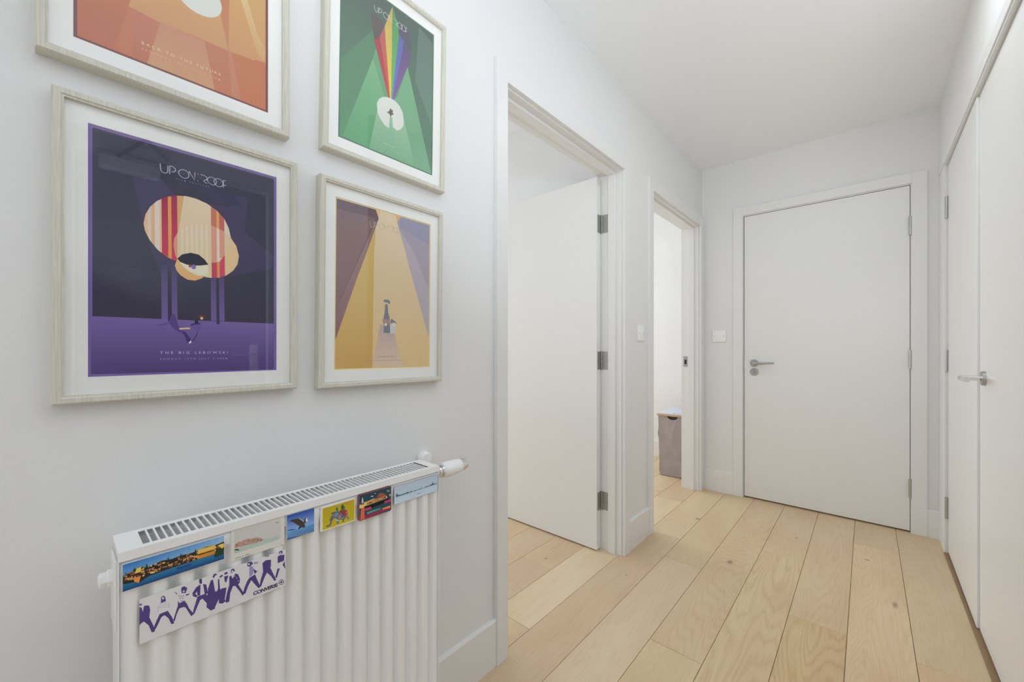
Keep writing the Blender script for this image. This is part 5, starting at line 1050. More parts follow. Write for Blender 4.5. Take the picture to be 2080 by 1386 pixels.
def art_mesh(name, key, x0, dz, m, parent, K):
    V = []; F = []; cols = []
    def add(L, pts, c, c2):
        ys = [p[1] for p in pts]; lo, hi = min(ys), max(ys); b = len(V)
        for u, v in pts:
            V.append((x0 + L * dz, u, v)); t = (v - lo) / (hi - lo) if hi > lo else 1
            cols.append(tuple(c2[i] + (c[i] - c2[i]) * t for i in range(3)) if c2 else c)
        F.append(list(range(b, len(V))))
    ink = lambda rgb: tuple(min(.92, s2l(v / 255) * K) for v in rgb)
    for L, row in enumerate(sorted(ART[key], key=lambda q: q[0])):   # every shape of ink lies a hair above the one before
        c = ink(row[1:4])
        if len(row) == 6:
            for q in text_polys(row[4], *row[5]): add(L, q, c, None)
        else:
            a = [v / 1e5 for v in row[7]]; add(L, list(zip(a[::2], a[1::2])), c, ink(row[4:7]) if row[4] >= 0 else None)
    me = bpy.data.meshes.new(name); me.from_pydata(V, [], F); at = me.color_attributes.new('Col', 'FLOAT_COLOR', 'CORNER')
    for lp in me.loops: at.data[lp.index].color = (*cols[lp.vertex_index], 1)
    bm = bmesh.new(); bm.from_mesh(me); bmesh.ops.triangulate(bm, faces=bm.faces[:]); bmesh.ops.dissolve_degenerate(bm, dist=1e-6, edges=bm.edges[:]); bm.normal_update()
    for f in bm.faces:
        if f.normal.x < 0: f.normal_flip()
    bmesh.ops.triangulate(bm, faces=bm.faces[:]); bm.normal_update()
    bm.to_mesh(me); bm.free()
    me.materials.append(m); o = bpy.data.objects.new(name, me); C.objects.link(o); o.parent = parent
    return o

# ================================================================== SHELL
XL, XR, YF, H = -.955, .306, 3.30, 2.445
XB = -1.075      # room side of the left wall
# floor: subfloor slab and every board
fb = NB(); box(fb, -4.1, -1.6, -.05, 1.0, 4.1, -.016)
floor = st(obj('floor', fb, SUB), 'pale oak plank floor running the length of the hall and into both rooms', 'floor')
PW = .1827; seam0 = .1265
def board(k, y0, y1, tint, grain):
    x0 = seam0 + k * PW; x1 = x0 + PW; x0 = max(x0, -4.09); x1 = min(x1, .99); g = .0007
    bm = NB(); A = [bm.verts.new(p) for p in ((x0 + g, y0 + g, -.0155), (x1 - g, y0 + g, -.0155), (x1 - g, y1 - g, -.0155), (x0 + g, y1 - g, -.0155))]
    B = [bm.verts.new(p) for p in ((x0 + g, y0 + g, -.0012), (x1 - g, y0 + g, -.0012), (x1 - g, y1 - g, -.0012), (x0 + g, y1 - g, -.0012))]
    i = .0018; D = [bm.verts.new(p) for p in ((x0 + i, y0 + i, 0), (x1 - i, y0 + i, 0), (x1 - i, y1 - i, 0), (x0 + i, y1 - i, 0))]
    bm.faces.new(A[::-1]); bm.faces.new(D)
    for P, Q in ((A, B), (B, D)):
        for j in range(4): bm.faces.new((P[j], P[(j + 1) % 4], Q[(j + 1) % 4], Q[j]))
    o = obj('plank', bm, OAK, floor); o.color = (*tint, grain); return o
rnd = random.Random(11)
known = {0: [1.95], -1: [1.02, 2.918], -2: [1.962], -3: [.62, 2.48], -4: [1.456], -5: [.25, 2.08], -6: [.5, 2.33], -7: [1.2, 2.9], -8: [1.59, 3.0], -9: [.9, 2.3]}
tints = {(0, 1): ((.98, .97, .95), .35), (0, 0): ((1.0, .95, .92), .3), (-1, 1): ((1.04, 1.0, .98), .45), (-1, 2): ((.97, .95, .93), .3), (-2, 0): ((.93, .88, .76), .95), (-2, 1): ((.99, .96, .95), .55),
         (-3, 1): ((1.0, .99, .93), .8), (-3, 2): ((.97, .94, .92), .4), (-4, 0): ((1.0, 1.0, .96), .3), (-4, 1): ((.975, .945, .92), .6), (-5, 1): ((1.03, 1.05, 1.07), .25), (-5, 2): ((.98, .97, .93), .25),
         (-6, 1): ((.95, .915, .905), .4), (-6, 2): ((1.03, 1.03, 1.02), .2), (-7, 1): ((1.06, 1.08, 1.1), .15), (-7, 2): ((.96, .92, .93), .2), (-8, 0): ((.92, .88, .92), .3), (-8, 1): ((.98, .95, .95), .5), (-9, 1): ((.96, .93, .95), .2)}
for k in range(-24, 5):
    js = known.get(k, [rnd.uniform(.2, 1.2), rnd.uniform(2.0, 2.9)])
    ys = [-1.59] + js + [4.09]
    if len(js) == 1 and False: pass
    for i in range(len(ys) - 1):
        t = tints.get((k, i)); r = rnd.uniform(.94, 1.05)
        if not t: t = ((r, r * rnd.uniform(.96, 1.0), r * rnd.uniform(.93, 1.02)), rnd.uniform(.15, .6))
        board(k, ys[i], ys[i + 1], *t)
cb = NB(); box(cb, -1.015, -1.6, H, 1.0, 3.42, H + .1)
st(obj('ceiling', cb, CEIL), 'smooth white hall ceiling', 'ceiling')
cb = NB(); box(cb, -4.1, -.4, 2.62, -1.015, 4.1, 2.72); st(obj('ceiling', cb, CEIL), 'white ceiling of the two side rooms', 'ceiling')
# opening data
O1 = (1.047, 1.938, 1.998); O2 = (2.324, 3.212, 1.998)   # lining faces y0,y1,top
D = .014
wb = NB()
box(wb, XB, -1.6, 0, XL, O1[0] - D, 2.62); box(wb, XB, O1[0] - D, O1[2] + D, XL, O1[1] + D, 2.62)
box(wb, XB, O1[1] + D, 0, XL, O2[0] - D, 2.62); box(wb, XB, O2[0] - D, O2[2] + D, XL, O2[1] + D, 2.62); box(wb, XB, O2[1] + D, 0, XL, YF, 2.62)
st(obj('wall_left', wb, WALL), 'white left hall wall with two doorways, carrying the four pictures', 'wall')
FD = (-.676, .194, 2.038)   # far door opening
wb = NB(); box(wb, XB, YF, 0, FD[0], YF + .12, 2.62); box(wb, FD[1], YF, 0, XR + .3, YF + .12, 2.62); box(wb, FD[0], YF, FD[2], FD[1], YF + .12, 2.62)
st(obj('wall_far', wb, WALL), 'white end wall of the hall around the closed door', 'wall')
RD = (1.56, 3.10, 2.05)
wb = NB(); box(wb, XR, 1.2, 0, XR + .12, RD[0], H); box(wb, XR, RD[1], 0, XR + .12, YF, H); box(wb, XR, RD[0], RD[2], XR + .12, RD[1], H)
box(wb, XR + .12, 1.2, 0, .97, 1.3, H); box(wb, .85, -1.6, 0, .97, .04, H); box(wb, .85, .04, 2.04, .97, .94, H); box(wb, .85, .94, 0, .97, 1.2, H)
st(obj('wall_right', wb, WALL), 'white right hall wall above and beside the double cupboard doors', 'wall')
wb = NB(); box(wb, -.955, -1.6, 0, .85, -1.5, H); st(obj('wall_back', wb, WALL), 'white wall behind the camera', 'wall')
wb = NB(); box(wb, -4.1, 2.14, 0, XB, 2.24, 2.62); st(obj('wall_partition', wb, WALL), 'white partition between the two side rooms', 'wall')
wb = NB(); box(wb, -4.1, 3.98, 0, XB + .3, 4.08, 2.62); box(wb, XB, YF + .12, 0, XB + .12, 3.98, 2.62); box(wb, -4.1, -.4, 0, -4.0, 3.98, 2.62); box(wb, -4.0, -.4, 0, XB, -.3, 2.62)
st(obj('wall_outer', wb, WALL), 'white outer walls of the two side rooms', 'wall')
# baseboards
def skirt(name, label, segs):
    root = None; bm = NB()
    for x0, y0, x1, y1, ax in segs:
        hgt = .158
        if ax == 'y+': prism(bm, [(x0, 0), (x0 + .013, 0), (x0 + .013, hgt - .006), (x0 + .009, hgt), (x0, hgt)], 1, y0, y1)
        if ax == 'y-': prism(bm, [(x0, 0), (x0 - .013, 0), (x0 - .013, hgt - .006), (x0 - .009, hgt), (x0, hgt)], 1, y0, y1)
        if ax == 'x': prism(bm, [(y0, 0), (y0 - .013, 0), (y0 - .013, hgt - .006), (y0 - .009, hgt), (y0, hgt)], 0, x0, x1)
    return st(obj(name, bm, TRIM), label, 'baseboard')
skirt('baseboard_left', 'white skirting board at the foot of the left hall wall', [(XL, -1.5, 0, .996, 'y+'), (XL, 2.001, 0, 2.275, 'y+')])
skirt('baseboard_far', 'white skirting board either side of the closed end door', [(XL, YF, -.738, 0, 'x'), (.256, YF, XR, 0, 'x')])
skirt('baseboard_room', 'white skirting board inside the room with the laundry hamper', [(-4.0, 3.98, XB, 0, 'x')])
# door frames (lining + stop + casing)
def lining(name, label, y0, y1, zt, cas, right_w, stopx):
    r = sroot(name, label, 'door frame')
    b = NB()
    box(b, XB - .006, y0 - D, 0, XL, y0, zt + D); box(b, XB - .006, y1, 0, XL, y1 + D, zt + D); box(b, XB - .006, y0, zt, XL, y1, zt + D)
    obj('lining', b, TRIM, r)
    b = NB(); s0, s1 = stopx
    box(b, s0, y0, 0, s1, y0 + .012, zt, .001); box(b, s0, y1 - .012, 0, s1, y1, zt, .001); box(b, s0, y0 + .012, zt - .012, s1, y1 - .012, zt, .001)
    obj('door_stop', b, TRIM, r)
    xf = XL + .018; e = .006
    for (a0, a1, z0, z1, nm) in ((y0 - e - cas, y0 - e, 0, zt + e + .07, 'casing'), (y1 + e, y1 + e + right_w, 0, zt + e + .07, 'casing'), (y0 - e, y1 + e, zt + e, zt + e + .07, 'casing')):
        b = NB(); box(b, XL, a0, z0, xf, a1, z1, .0012); obj('casing', b, TRIM, r)
    # room-side casings
    b = NB(); box(b, XB - .018, y0 - .07, 0, XB - .0062, y0 - D, zt + .07); box(b, XB - .018, y0 - D, zt + D, XB - .0062, y1 + D, zt + .07)
    obj('room_casing', b, TRIM, r)
    return r
lining('trim_1', 'white door frame with flat casing around the nearer doorway', O1[0], O1[1], O1[2], .053, .057, (-1.026, -.985))
l2 = lining('trim_2', 'white door frame around the farther doorway beside the end wall', O2[0], O2[1], O2[2], .055, .062, (-1.026, -.985))
# strike plate in the far doorway
sp = NB(); box(sp, -1.066, O2[1] - .0012, .935, -1.034, O2[1], 1.015, .0004); stp = obj('strike_plate', sp, STEEL, l2)
sp = NB(); box(sp, -1.058, O2[1] - .0018, .955, -1.042, O2[1] - .0011, .99); obj('latch_hole', sp, DARK, stp)
# end door frame
fr = sroot('trim_3', 'flat white door frame around the closed end door', 'door frame')
b = NB(); y = YF
box(b, FD[0] - .001, y - .002, 0, FD[0] + .004, y + .11, FD[2]); box(b, FD[1] - .004, y - .002, 0, FD[1] + .001, y + .11, FD[2]); box(b, FD[0] + .004, y - .002, FD[2] - .005, FD[1] - .004, y + .11, FD[2]); box(b, FD[0] + .004, y + .046, 0, FD[1] - .004, y + .06, FD[2] - .005)
obj('lining', b, TRIM, fr)
for x0, x1, z0, z1 in ((-.737, FD[0] - .001, 0, 2.098), (FD[1] + .001, .258, 0, 2.098), (FD[0] - .001, FD[1] + .001, FD[2], 2.098)):
    b = NB(); box(b, x0, y - .016, z0, x1, y, z1, .0012); obj('casing', b, TRIM, fr)
# right-hand frame of the double doors
fr = sroot('trim_4', 'white reveal and head frame around the double cupboard doors', 'door frame')
b = NB(); box(b, XR + .0005, RD[1] - .006, 0, XR + .11, RD[1], RD[2]); box(b, XR + .0005, RD[0], 0, XR + .11, RD[0] + .006, RD[2]); box(b, XR + .0005, RD[0] + .006, RD[2] - .008, XR + .11, RD[1] - .006, RD[2])
obj('lining', b, TRIM, fr)
b = NB(); box(b, XR - .004, RD[0] - .045, RD[2], XR, YF - .001, RD[2] + .045, .001); box(b, XR - .004, RD[0] - .045, 0, XR, RD[0], RD[2]); obj('casing', b, TRIM, fr)
b = NB(); box(b, XR + .06, RD[0] + .006, RD[2] - .03, XR + .075, RD[1] - .006, RD[2] - .008); obj('door_stop', b, TRIM, fr)
b = NB(); box(b, XR - .004, RD[0] + .006, .0001, XR + .05, RD[1] - .006, .004, .0008); obj('threshold_strip', b, OAKEDGE, fr)

# ================================================================== DOORS
def rosette(parent, name, o, ax, r=.026, t=.009, m=STEEL):
    b = NB(); lathe(b, [(0, r), (t * .7, r), (t, r * .93), (t, r * .5), (t, 0)], o, ax, 32); return obj(name, b, m, parent, True)
def knuckle(parent, c, h=.105, r=.0075, axis_gap=True, m=STEEL):
    hg = NB(); x, y, z = c
    tube(hg, [(x, y, z - h / 2), (x, y, z - .0012)], r, 16); tube(hg, [(x, y, z + .0012), (x, y, z + h / 2)], r, 16); tube(hg, [(x, y, z - .0014), (x, y, z + .0014)], r * .8, 12)
    return obj('hinge', hg, m, parent, True)
# door_1: the open leaf in the nearer doorway, at right angles to the hall
dx1 = -1.073; DY0, DY1 = 1.893, 1.934
d1 = sroot('door_1', 'white flush door standing open into the nearer side room', 'door', (dx1, DY1, 0))
def rel(bm, root): bmesh.ops.translate(bm, vec=-Vector(root.location), verts=bm.verts); return bm
b = NB(); box(b, dx1 - .862, DY0, .008, dx1, DY1, 1.986, .0012); obj('leaf', rel(b, d1), DOOR, d1)
for zc in (1.742, 1.012, .262):
    b = NB(); tube(b, [(dx1 + .0055, DY1 + .0025, zc - .05), (dx1 + .0055, DY1 + .0025, zc - .001)], .0048, 12); tube(b, [(dx1 + .0055, DY1 + .0025, zc + .001), (dx1 + .0055, DY1 + .0025, zc + .05)], .0048, 12)
    hg = obj('hinge', rel(b, d1), DSTEEL, d1, True)
    b = NB(); box(b, dx1, DY1 - .034, zc - .048, dx1 + .0015, DY1, zc + .048, .0004); obj('door_plate', rel(b, d1), DSTEEL, hg)
    b = NB(); box(b, dx1 + .009, O1[1] - .0015, zc - .048, -1.032, O1[1], zc + .048, .0004); obj('jamb_plate', rel(b, d1), DSTEEL, hg)
    for dz, s in ((-.038, .011), (-.024, .024), (0, .009), (.024, .024), (.038, .011)):
        b = NB(); lathe(b, [(0, .0034), (.0004, .0034), (.0006, .0)], (dx1 + .0015, DY1 - s - .003, zc + dz), (1, 0, 0), 10); obj('screw', rel(b, d1), FIN, hg)
        b = NB(); lathe(b, [(0, .0034), (.0004, .0034), (.0006, .0)], (dx1 + .013 + s * .95, O1[1] - .0015, zc + dz), (0, -1, 0), 10); obj('screw', rel(b, d1), FIN, hg)
hx = dx1 - .80
b = NB(); tube(b, [(hx, DY0 - .008, .99), (hx, DY0 - .04, .99), (hx + .006, DY0 - .05, .99), (hx + .02, DY0 - .054, .99), (hx + .11, DY0 - .05, .99), (hx + .148, DY0 - .048, .99)], [.009, .009, .009, .0085, .0075, .0065], 14)
hd = obj('lever_handle', rel(b, d1), STEEL, d1, True); bb = NB(); lathe(bb, [(0, .026), (.006, .026), (.008, .024), (.0081, 0)], (hx, DY0, .99), (0, -1, 0)); obj('rosette', rel(bb, d1), STEEL, hd, True)
# door_2: closed end door
d2 = sroot('door_2', 'closed white flush door at the end of the hall', 'door', (.187, YF, 0))
b = NB(); box(b, -.668, YF + .001, .010, .1875, YF + .045, 2.030, .0012); obj('leaf', rel(b, d2), DOOR, d2)
for zc in (1.792, 1.012, .260): o = knuckle(d2, (.0035, -.006, zc), .108, .0085)
hx, hz = -.605, .972
b = NB(); tube(b, [(hx, YF + .001, hz), (hx, YF - .038, hz), (hx + .005, YF - .05, hz), (hx + .018, YF - .055, hz), (hx + .05, YF - .055, hz), (hx + .095, YF - .052, hz + .003), (hx + .128, YF - .05, hz + .004)], [.0095, .0095, .0095, .0095, .0085, .007, .006], 16)
hd = obj('lever_handle', rel(b, d2), STEEL, d2, True); bb = NB(); lathe(bb, [(0, .026), (.007, .026), (.009, .0235), (.0091, 0)], (hx, YF + .001, hz), (0, -1, 0)); obj('rosette', rel(bb, d2), STEEL, hd, True)
bb = NB(); lathe(bb, [(0, .026), (.007, .026), (.009, .0235), (.0091, 0)], (hx, YF + .001, hz - .062), (0, -1, 0)); esc = obj('lock_rosette', rel(bb, d2), STEEL, d2, True)
bb = NB(); tube(bb, [(hx, YF - .008, hz - .062), (hx, YF - .013, hz - .062)], .009, 16); box(bb, hx - .0015, YF - .024, hz - .074, hx + .0015, YF - .012, hz - .05, .0006); obj('thumb_turn', rel(bb, d2), STEEL, esc, True)
b = NB(); box(b, -.6705, YF + .002, .93, -.6681, YF + .03, .99); obj('latch_plate', rel(b, d2), DSTEEL, d2)
# door_3 / door_4: double doors on the right
d3 = sroot('door_3', 'white cupboard door leaf nearest the end wall, slightly ajar', 'door', (XR + .012, RD[1] - .010, 0))
b = NB(); box(b, 0, -.770, .012, .04, -.001, 2.034, .0012); obj('leaf', b, DOOR, d3)
for zc in (1.817, 1.012, .240): knuckle(d3, (-.0055, -.001, zc), .112, .0075)
d3.rotation_euler = (0, 0, math.radians(-.38))
d4 = sroot('door_4', 'nearer white cupboard door leaf carrying the lever handle', 'door', (XR + .012, RD[0] + .008, 0))
b = NB(); box(b, .002, .001, .012, .042, .742, 2.034, .0012); obj('leaf', b, DOOR, d4)
for zc in (1.817, 1.012, .240): knuckle(d4, (-.0055, .001, zc), .112, .0075)
hy = 2.222 - (RD[0] + .008); hz = .968
b = NB(); tube(b, [(.003, hy, hz), (-.045, hy, hz), (-.053, hy - .004, hz), (-.058, hy - .016, hz), (-.058, hy - .05, hz), (-.058, hy - .12, hz)], .0095, 18)
hd = obj('lever_handle', b, CHROME, d4, True); bb = NB(); lathe(bb, [(0, .026), (.008, .026), (.010, .0245), (.0101, 0)], (.002, hy, hz), (-1, 0, 0)); obj('rosette', bb, STEEL, hd, True)
# door_5: dark entrance door behind the camera line (seen in the picture glass)
d5 = sroot('door_5', 'dark entrance door seen reflected in the picture glass', 'door', (.85, .05, 0))
b = NB(); box(b, .004, .006, .01, .06, .79, 2.0, .002); obj('leaf', b, NAVY, d5)
b = NB(); box(b, -.016, .80, 0, .0, .89, 2.10, .002); box(b, -.016, -.07, 0, .0, -.004, 2.10, .002); box(b, -.016, -.004, 2.02, 0, .80, 2.10, .002); obj('entrance_frame', b, GREYTRIM, d5)
b = NB(); box(b, -.004, .70, .92, .004, .745, 1.10, .002); tube(b, [(-.004, .722, 1.04), (-.045, .722, 1.04), (-.05, .71, 1.04), (-.05, .60, 1.04)], .008, 12); obj('lever_handle', b, CHROME, d5, True)
b = NB(); box(b, -.05, .08, 1.93, .004, .30, 1.99, .004); cl = obj('door_closer', b, GREYTRIM, d5)
b = NB(); tube(b, [(-.05, .14, 1.99), (-.10, .24, 2.09)], .009, 8); tube(b, [(-.10, .24, 2.09), (-.03, .33, 2.04)], .009, 8); obj('closer_arm', b, DARK, cl)
b = NB(); tube(b, [(-.014, .83, 1.28), (-.03, .83, 1.30), (-.03, .83, 1.45), (-.014, .83, 1.47)], .006, 8); obj('door_chain', b, CHROME, d5)

# ================================================================== PICTURES
def picture(key, label, cy, cz, rot, K=1.6):
    r = thing('picture_frame', label, 'picture', (XL, cy, cz), 'framed film posters on the left wall')
    r.rotation_euler = (rot, 0, 0)
    W, Hh, f = .177, .246, .0135
    # frame: four mitred rails with a soft outer edge and a stepped inner lip
    prof = [(0, 0), (.022, 0), (.025, .0025), (.025, f - .004), (.023, f - .002), (.023, f), (0, f)]   # (x out, inset)
    b = NB(); rings = []
    for sx, sy in ((-1, -1), (1, -1), (1, 1), (-1, 1)):
        rings.append([b.verts.new((x, sx * (W - i), sy * (Hh - i))) for x, i in prof])
    for a in range(4):
        A, B = rings[a], rings[(a + 1) % 4]
        for i in range(len(prof)): b.faces.new((A[i], A[(i + 1) % len(prof)], B[(i + 1) % len(prof)], B[i]))
    obj('frame', b, FRAMEW, r)
    iw, ih = W - f + .003, Hh - f + .003; b = NB(); pw, ph = .138, .205
    o_, i_ = [(-iw, -ih), (iw, -ih), (iw, ih), (-iw, ih)], [(-pw, -ph), (pw, -ph), (pw, ph), (-pw, ph)]
    vo = [b.verts.new((.0152, *p)) for p in o_]; vi = [b.verts.new((.0152, *p)) for p in i_]; wo = [b.verts.new((.0136, *p)) for p in o_]; wi = [b.verts.new((.0136, p[0] * .998, p[1] * .998)) for p in i_]
    for a in range(4):
        c = (a + 1) % 4; b.faces.new((vo[a], vo[c], vi[c], vi[a])); b.faces.new((wo[a], wi[a], wi[c], wo[c])); b.faces.new((vi[a], vi[c], wi[c], wi[a])); b.faces.new((vo[a], wo[a], wo[c], vo[c]))
    obj('mount_board', b, MOUNT, r)
    b = NB(); box(b, .004, -iw, -ih, .0125, iw, ih); obj('backing_board', b, MOUNT, r)
    art_mesh('print', key, .0137, .000006, PRINT, r, K)
    b = NB(); box(b, .0175, -iw, -ih, .0195, iw, ih); obj('glass_pane', b, GLASS, r)
    return r
picture('purple', 'purple and navy film poster with striped discs in a pale wood frame', .1715, 1.2355, 0, 1.4)
picture('orange', 'orange sunburst film poster in a pale wood frame, above the purple one', .1555, 1.775, 0, 1.15)
picture('green', 'green film poster with a rainbow beam in a pale wood frame', .583, 1.7825, math.radians(-.9), 1.3)
picture('yellow', 'mustard and brown spotlight film poster in a pale wood frame', .572, 1.2295, math.radians(-.5), 1.35)

# ================================================================== RADIATOR
RX0, RX1, RY0, RY1, RT, RBt = -.897, -.812, .059, .642, .780, .175
rad = thing('radiator', 'white ribbed panel radiator with fridge magnets along its top edge', 'radiator', (-.86, .35, 0))
def rl(b): return rel(b, rad)
# front panel with vertical flutes
b = NB(); ys = []; xs = []; p = .0331; y = RY0 + .004
prof = [(RY0 + .002, 0)]
flat = .0165; n0 = 17; start = RY0 + .019
xf = RX1 - .004
for i in range(n0):
    y0 = start + i * p
    for t, d in ((0, 0), (.003, .002), (.0065, .0085), (.0095, .011), (.0135, .011), (.0165, .0085), (.02, .002), (.023, 0)): prof.append((y0 + t, d))
prof.append((RY1 - .002, 0))
zs = [(RBt, 0), (RBt + .02, 0), (RBt + .035, 1), (RT - .052, 1), (RT - .036, 0), (RT - .012, 0)]
G = [[b.verts.new((xf - d * k, yy, z)) for yy, d in prof] for z, k in zs]
for i in range(len(zs) - 1):
    for j in range(len(prof) - 1): b.faces.new((G[i][j], G[i][j + 1], G[i + 1][j + 1], G[i + 1][j]))
G2 = [[b.verts.new((xf - .012, yy, z)) for yy, d in (prof[0], prof[-1])] for z in (RBt, RT - .012)]
b.faces.new((G[0][0], G[-1][0], G2[1][0], G2[0][0])) if False else None
o = obj('front_panel', rl(b), RAD, rad, True)
sm = o.modifiers.new('thick', 'SOLIDIFY'); sm.thickness = .0012; sm.offset = -1
# back panel
b = NB(); box(b, RX0, RY0 + .002, RBt, RX0 + .006, RY1 - .002, RT - .012); obj('back_panel', rl(b), RAD, rad)
# side panels
for nm, ya, yb in (('side_panel', RY0, RY0 + .0016), ('side_panel', RY1 - .0016, RY1)):
    b = NB(); box(b, RX0 + .002, ya, RBt + .01, RX1 - .002, yb, RT - .012, .0005); obj(nm, rl(b), RAD, rad)
# top grille: rim plus slot bars, one pressed sheet
b = NB(); s0, s1 = -.886, -.824; ya, yb = .087, .619; t = .0012
def ring(z): return [(RX0, RY0, z), (RX1, RY0, z), (RX1, RY1, z), (RX0, RY1, z)]
# folded skirt
for q in ((RX1 - t, RY0, RT - .014, RX1, RY1, RT - t), (RX0, RY0, RT - .014, RX0 + t, RY1, RT - t), (RX0 + t, RY0, RT - .014, RX1 - t, RY0 + t, RT - t), (RX0 + t, RY1 - t, RT - .014, RX1 - t, RY1, RT - t)): box(b, *q)
box(b, RX0, RY0, RT - t, s0, RY1, RT); box(b, s1, RY0, RT - t, RX1, RY1, RT); box(b, s0, RY0, RT - t, s1, ya, RT); box(b, s0, yb, RT - t, s1, RY1, RT)
N = 56; pt = (yb - ya) / N
for i in range(1, N): box(b, s0, ya + i * pt - .0012, RT - .004, s1, ya + i * pt + .0012, RT)
obj('top_grille', rl(b), RAD, rad)
# convector fins seen through the slots
b = NB(); k = 0; y = RY0 + .012
pts = []
while y < RY1 - .012:
    pts.append((y, k % 2)); y += .0065; k += 1
for (ya_, ka), (yb_, kb) in zip(pts, pts[1:]):
    xa = RX0 + .012 if ka else RX1 - .022; xb = RX0 + .012 if kb else RX1 - .022
    q = [b.verts.new(v) for v in ((xa, ya_, RBt + .06), (xb, yb_, RBt + .06), (xb, yb_, RT - .03), (xa, ya_, RT - .03))]; b.faces.new(q)
obj('convector_fins', rl(b), FIN, rad)['kind'] = 'stuff'
# inner water channel
b = NB(); box(b, RX0 + .006, RY0 + .006, RT - .075, RX0 + .014, RY1 - .006, RT - .035, .003, 2); box(b, RX1 - .022, RY0 + .006, RT - .075, RX1 - .014, RY1 - .006, RT - .035, .003, 2); obj('water_channel', rl(b), RAD, rad)
# blanking plug and bracket at the left end
b = NB(); lathe(b, [(0, .0135), (.008, .0135), (.009, .011), (.016, .0115), (.018, .008), (.0181, 0)], (-.862, RY0, .728), (0, -1, 0), 8); obj('blanking_plug', rl(b), PLAST, rad)
b = NB(); box(b, RX0 + .02, RY0 - .003, .66, RX1 - .012, RY0, .765, .001); obj('end_cap', rl(b), RAD, rad)
for yy in (.16, .54):
    b = NB(); box(b, XL + .001, yy, .30, RX0, yy + .03, .70); obj('wall_bracket', rl(b), RAD, rad)
b = NB(); box(b, XL + .001, .30, RBt, RX0, .40, RBt + .02); obj('wall_bracket', rl(b), RAD, rad)
# valve
vx, vz = -.864, .744
b = NB(); lathe(b, [(0, .011), (.008, .011), (.0082, .014), (.02, .014), (.0202, .0125), (.034, .0125), (.0342, .0155), (.040, .0155), (.0402, .0135), (.044, .0135), (.0442, .017), (.05, .017)], (vx, RY1, vz), (0, 1, .02), 28)
va = obj('valve_body', rl(b), CHROME, rad, True)
b = NB(); tube(b, [(vx, RY1 + .014, vz), (vx - .04, RY1 + .014, vz + .003), (XL + .001, RY1 + .014, vz + .003)], .0075, 14); obj('pipe', rl(b), CHROME, va, True)
b = NB(); lathe(b, [(0, .0), (.0001, .017), (.004, .019), (.02, .0185), (.024, .014), (.0241, 0)], (XL + .001, RY1 + .05, vz + .022), (1, 0, 0), 24); obj('pipe_collar', rl(b), PLAST, va, True)
b = NB(); lathe(b, [(.05, .0175), (.058, .0205), (.066, .0212), (.10, .0195), (.112, .0182), (.1125, .016)], (vx, RY1, vz), (0, 1, .02), 32); th = obj('thermostat_head', rl(b), PLAST, va, True)
b = NB(); lathe(b, [(.112, .0178), (.126, .0172), (.134, .0145), (.137, .009), (.1375, 0)], (vx, RY1, vz), (0, 1, .02), 28); obj('thermostat_cap', rl(b), CHROME, va, True)
b = NB(); tube(b, [(-.862, RY1 - .02, 0.001), (-.862, RY1 - .02, RBt + .001)], .0075, 12); obj('supply_pipe', rl(b), RAD, rad, True)

# ================================================================== MAGNETS
def card(key, name, label, cat, K=1.3, r=0.0, th=.0012, rot=0, gap=0.0004, edge=None):
    cy, cz, w, hh = META[key]; x = xf + gap
    t = thing(name, label, cat, (x, cy, cz), 'magnets and cards on the radiator'); t.rotation_euler = (rot, 0, 0)
    b = NB()
    if r:
        pts = []
        for cx_, cz_, a0 in ((w - r, hh - r, 0), (-w + r, hh - r, 90), (-w + r, -hh + r, 180), (w - r, -hh + r, 270)):
            pts += [(cx_ + r * math.cos(math.radians(a0 + a)), cz_ + r * math.sin(math.radians(a0 + a))) for a in (0, 30, 60, 90)]
        prism(b, pts, 0, 0, th)
    else: box(b, 0, -w, -hh, th, w, hh)
    obj('card', b, edge or MOUNT, t)
    pr = art_mesh('print', key, th + .0001, .000006, CARD, t, K)
    if r:   # round the printed corners too
        s = (w - r * .45) / w; pr.scale = (1, s, (hh - r * .45) / hh)
    return t
card('pano', 'postcard', 'long panoramic postcard of a sunlit riverside town under blue sky', 'postcard', gap=.0042)
card('card', 'postcard', 'off-white postcard with a small sketched island and pale green sea', 'postcard', gap=.0009)
card('conv', 'sticker_strip', 'white strip printed with a row of striding purple figures', 'sticker', gap=.0024, th=.0006)
card('eagle', 'fridge_magnet', 'blue magnet with an eagle flying over the sea', 'magnet', gap=.0028, th=.0016)
card('eleph', 'fridge_magnet', 'mustard yellow magnet with a colourful elephant', 'magnet', gap=.0006, th=.0065)
card('amst', 'fridge_magnet', 'dark teal and red souvenir magnet reading AMSTERDAM', 'magnet', r=.004, th=.0055, edge=mat('magnet_edge', (.28, .09, .10), .4, var=.1))
card('sea', 'fridge_magnet', 'pale blue magnet with a thin grey skyline', 'magnet', th=.0032, edge=mat('magnet_edge_grey', (.30, .36, .38), .4, var=.1))

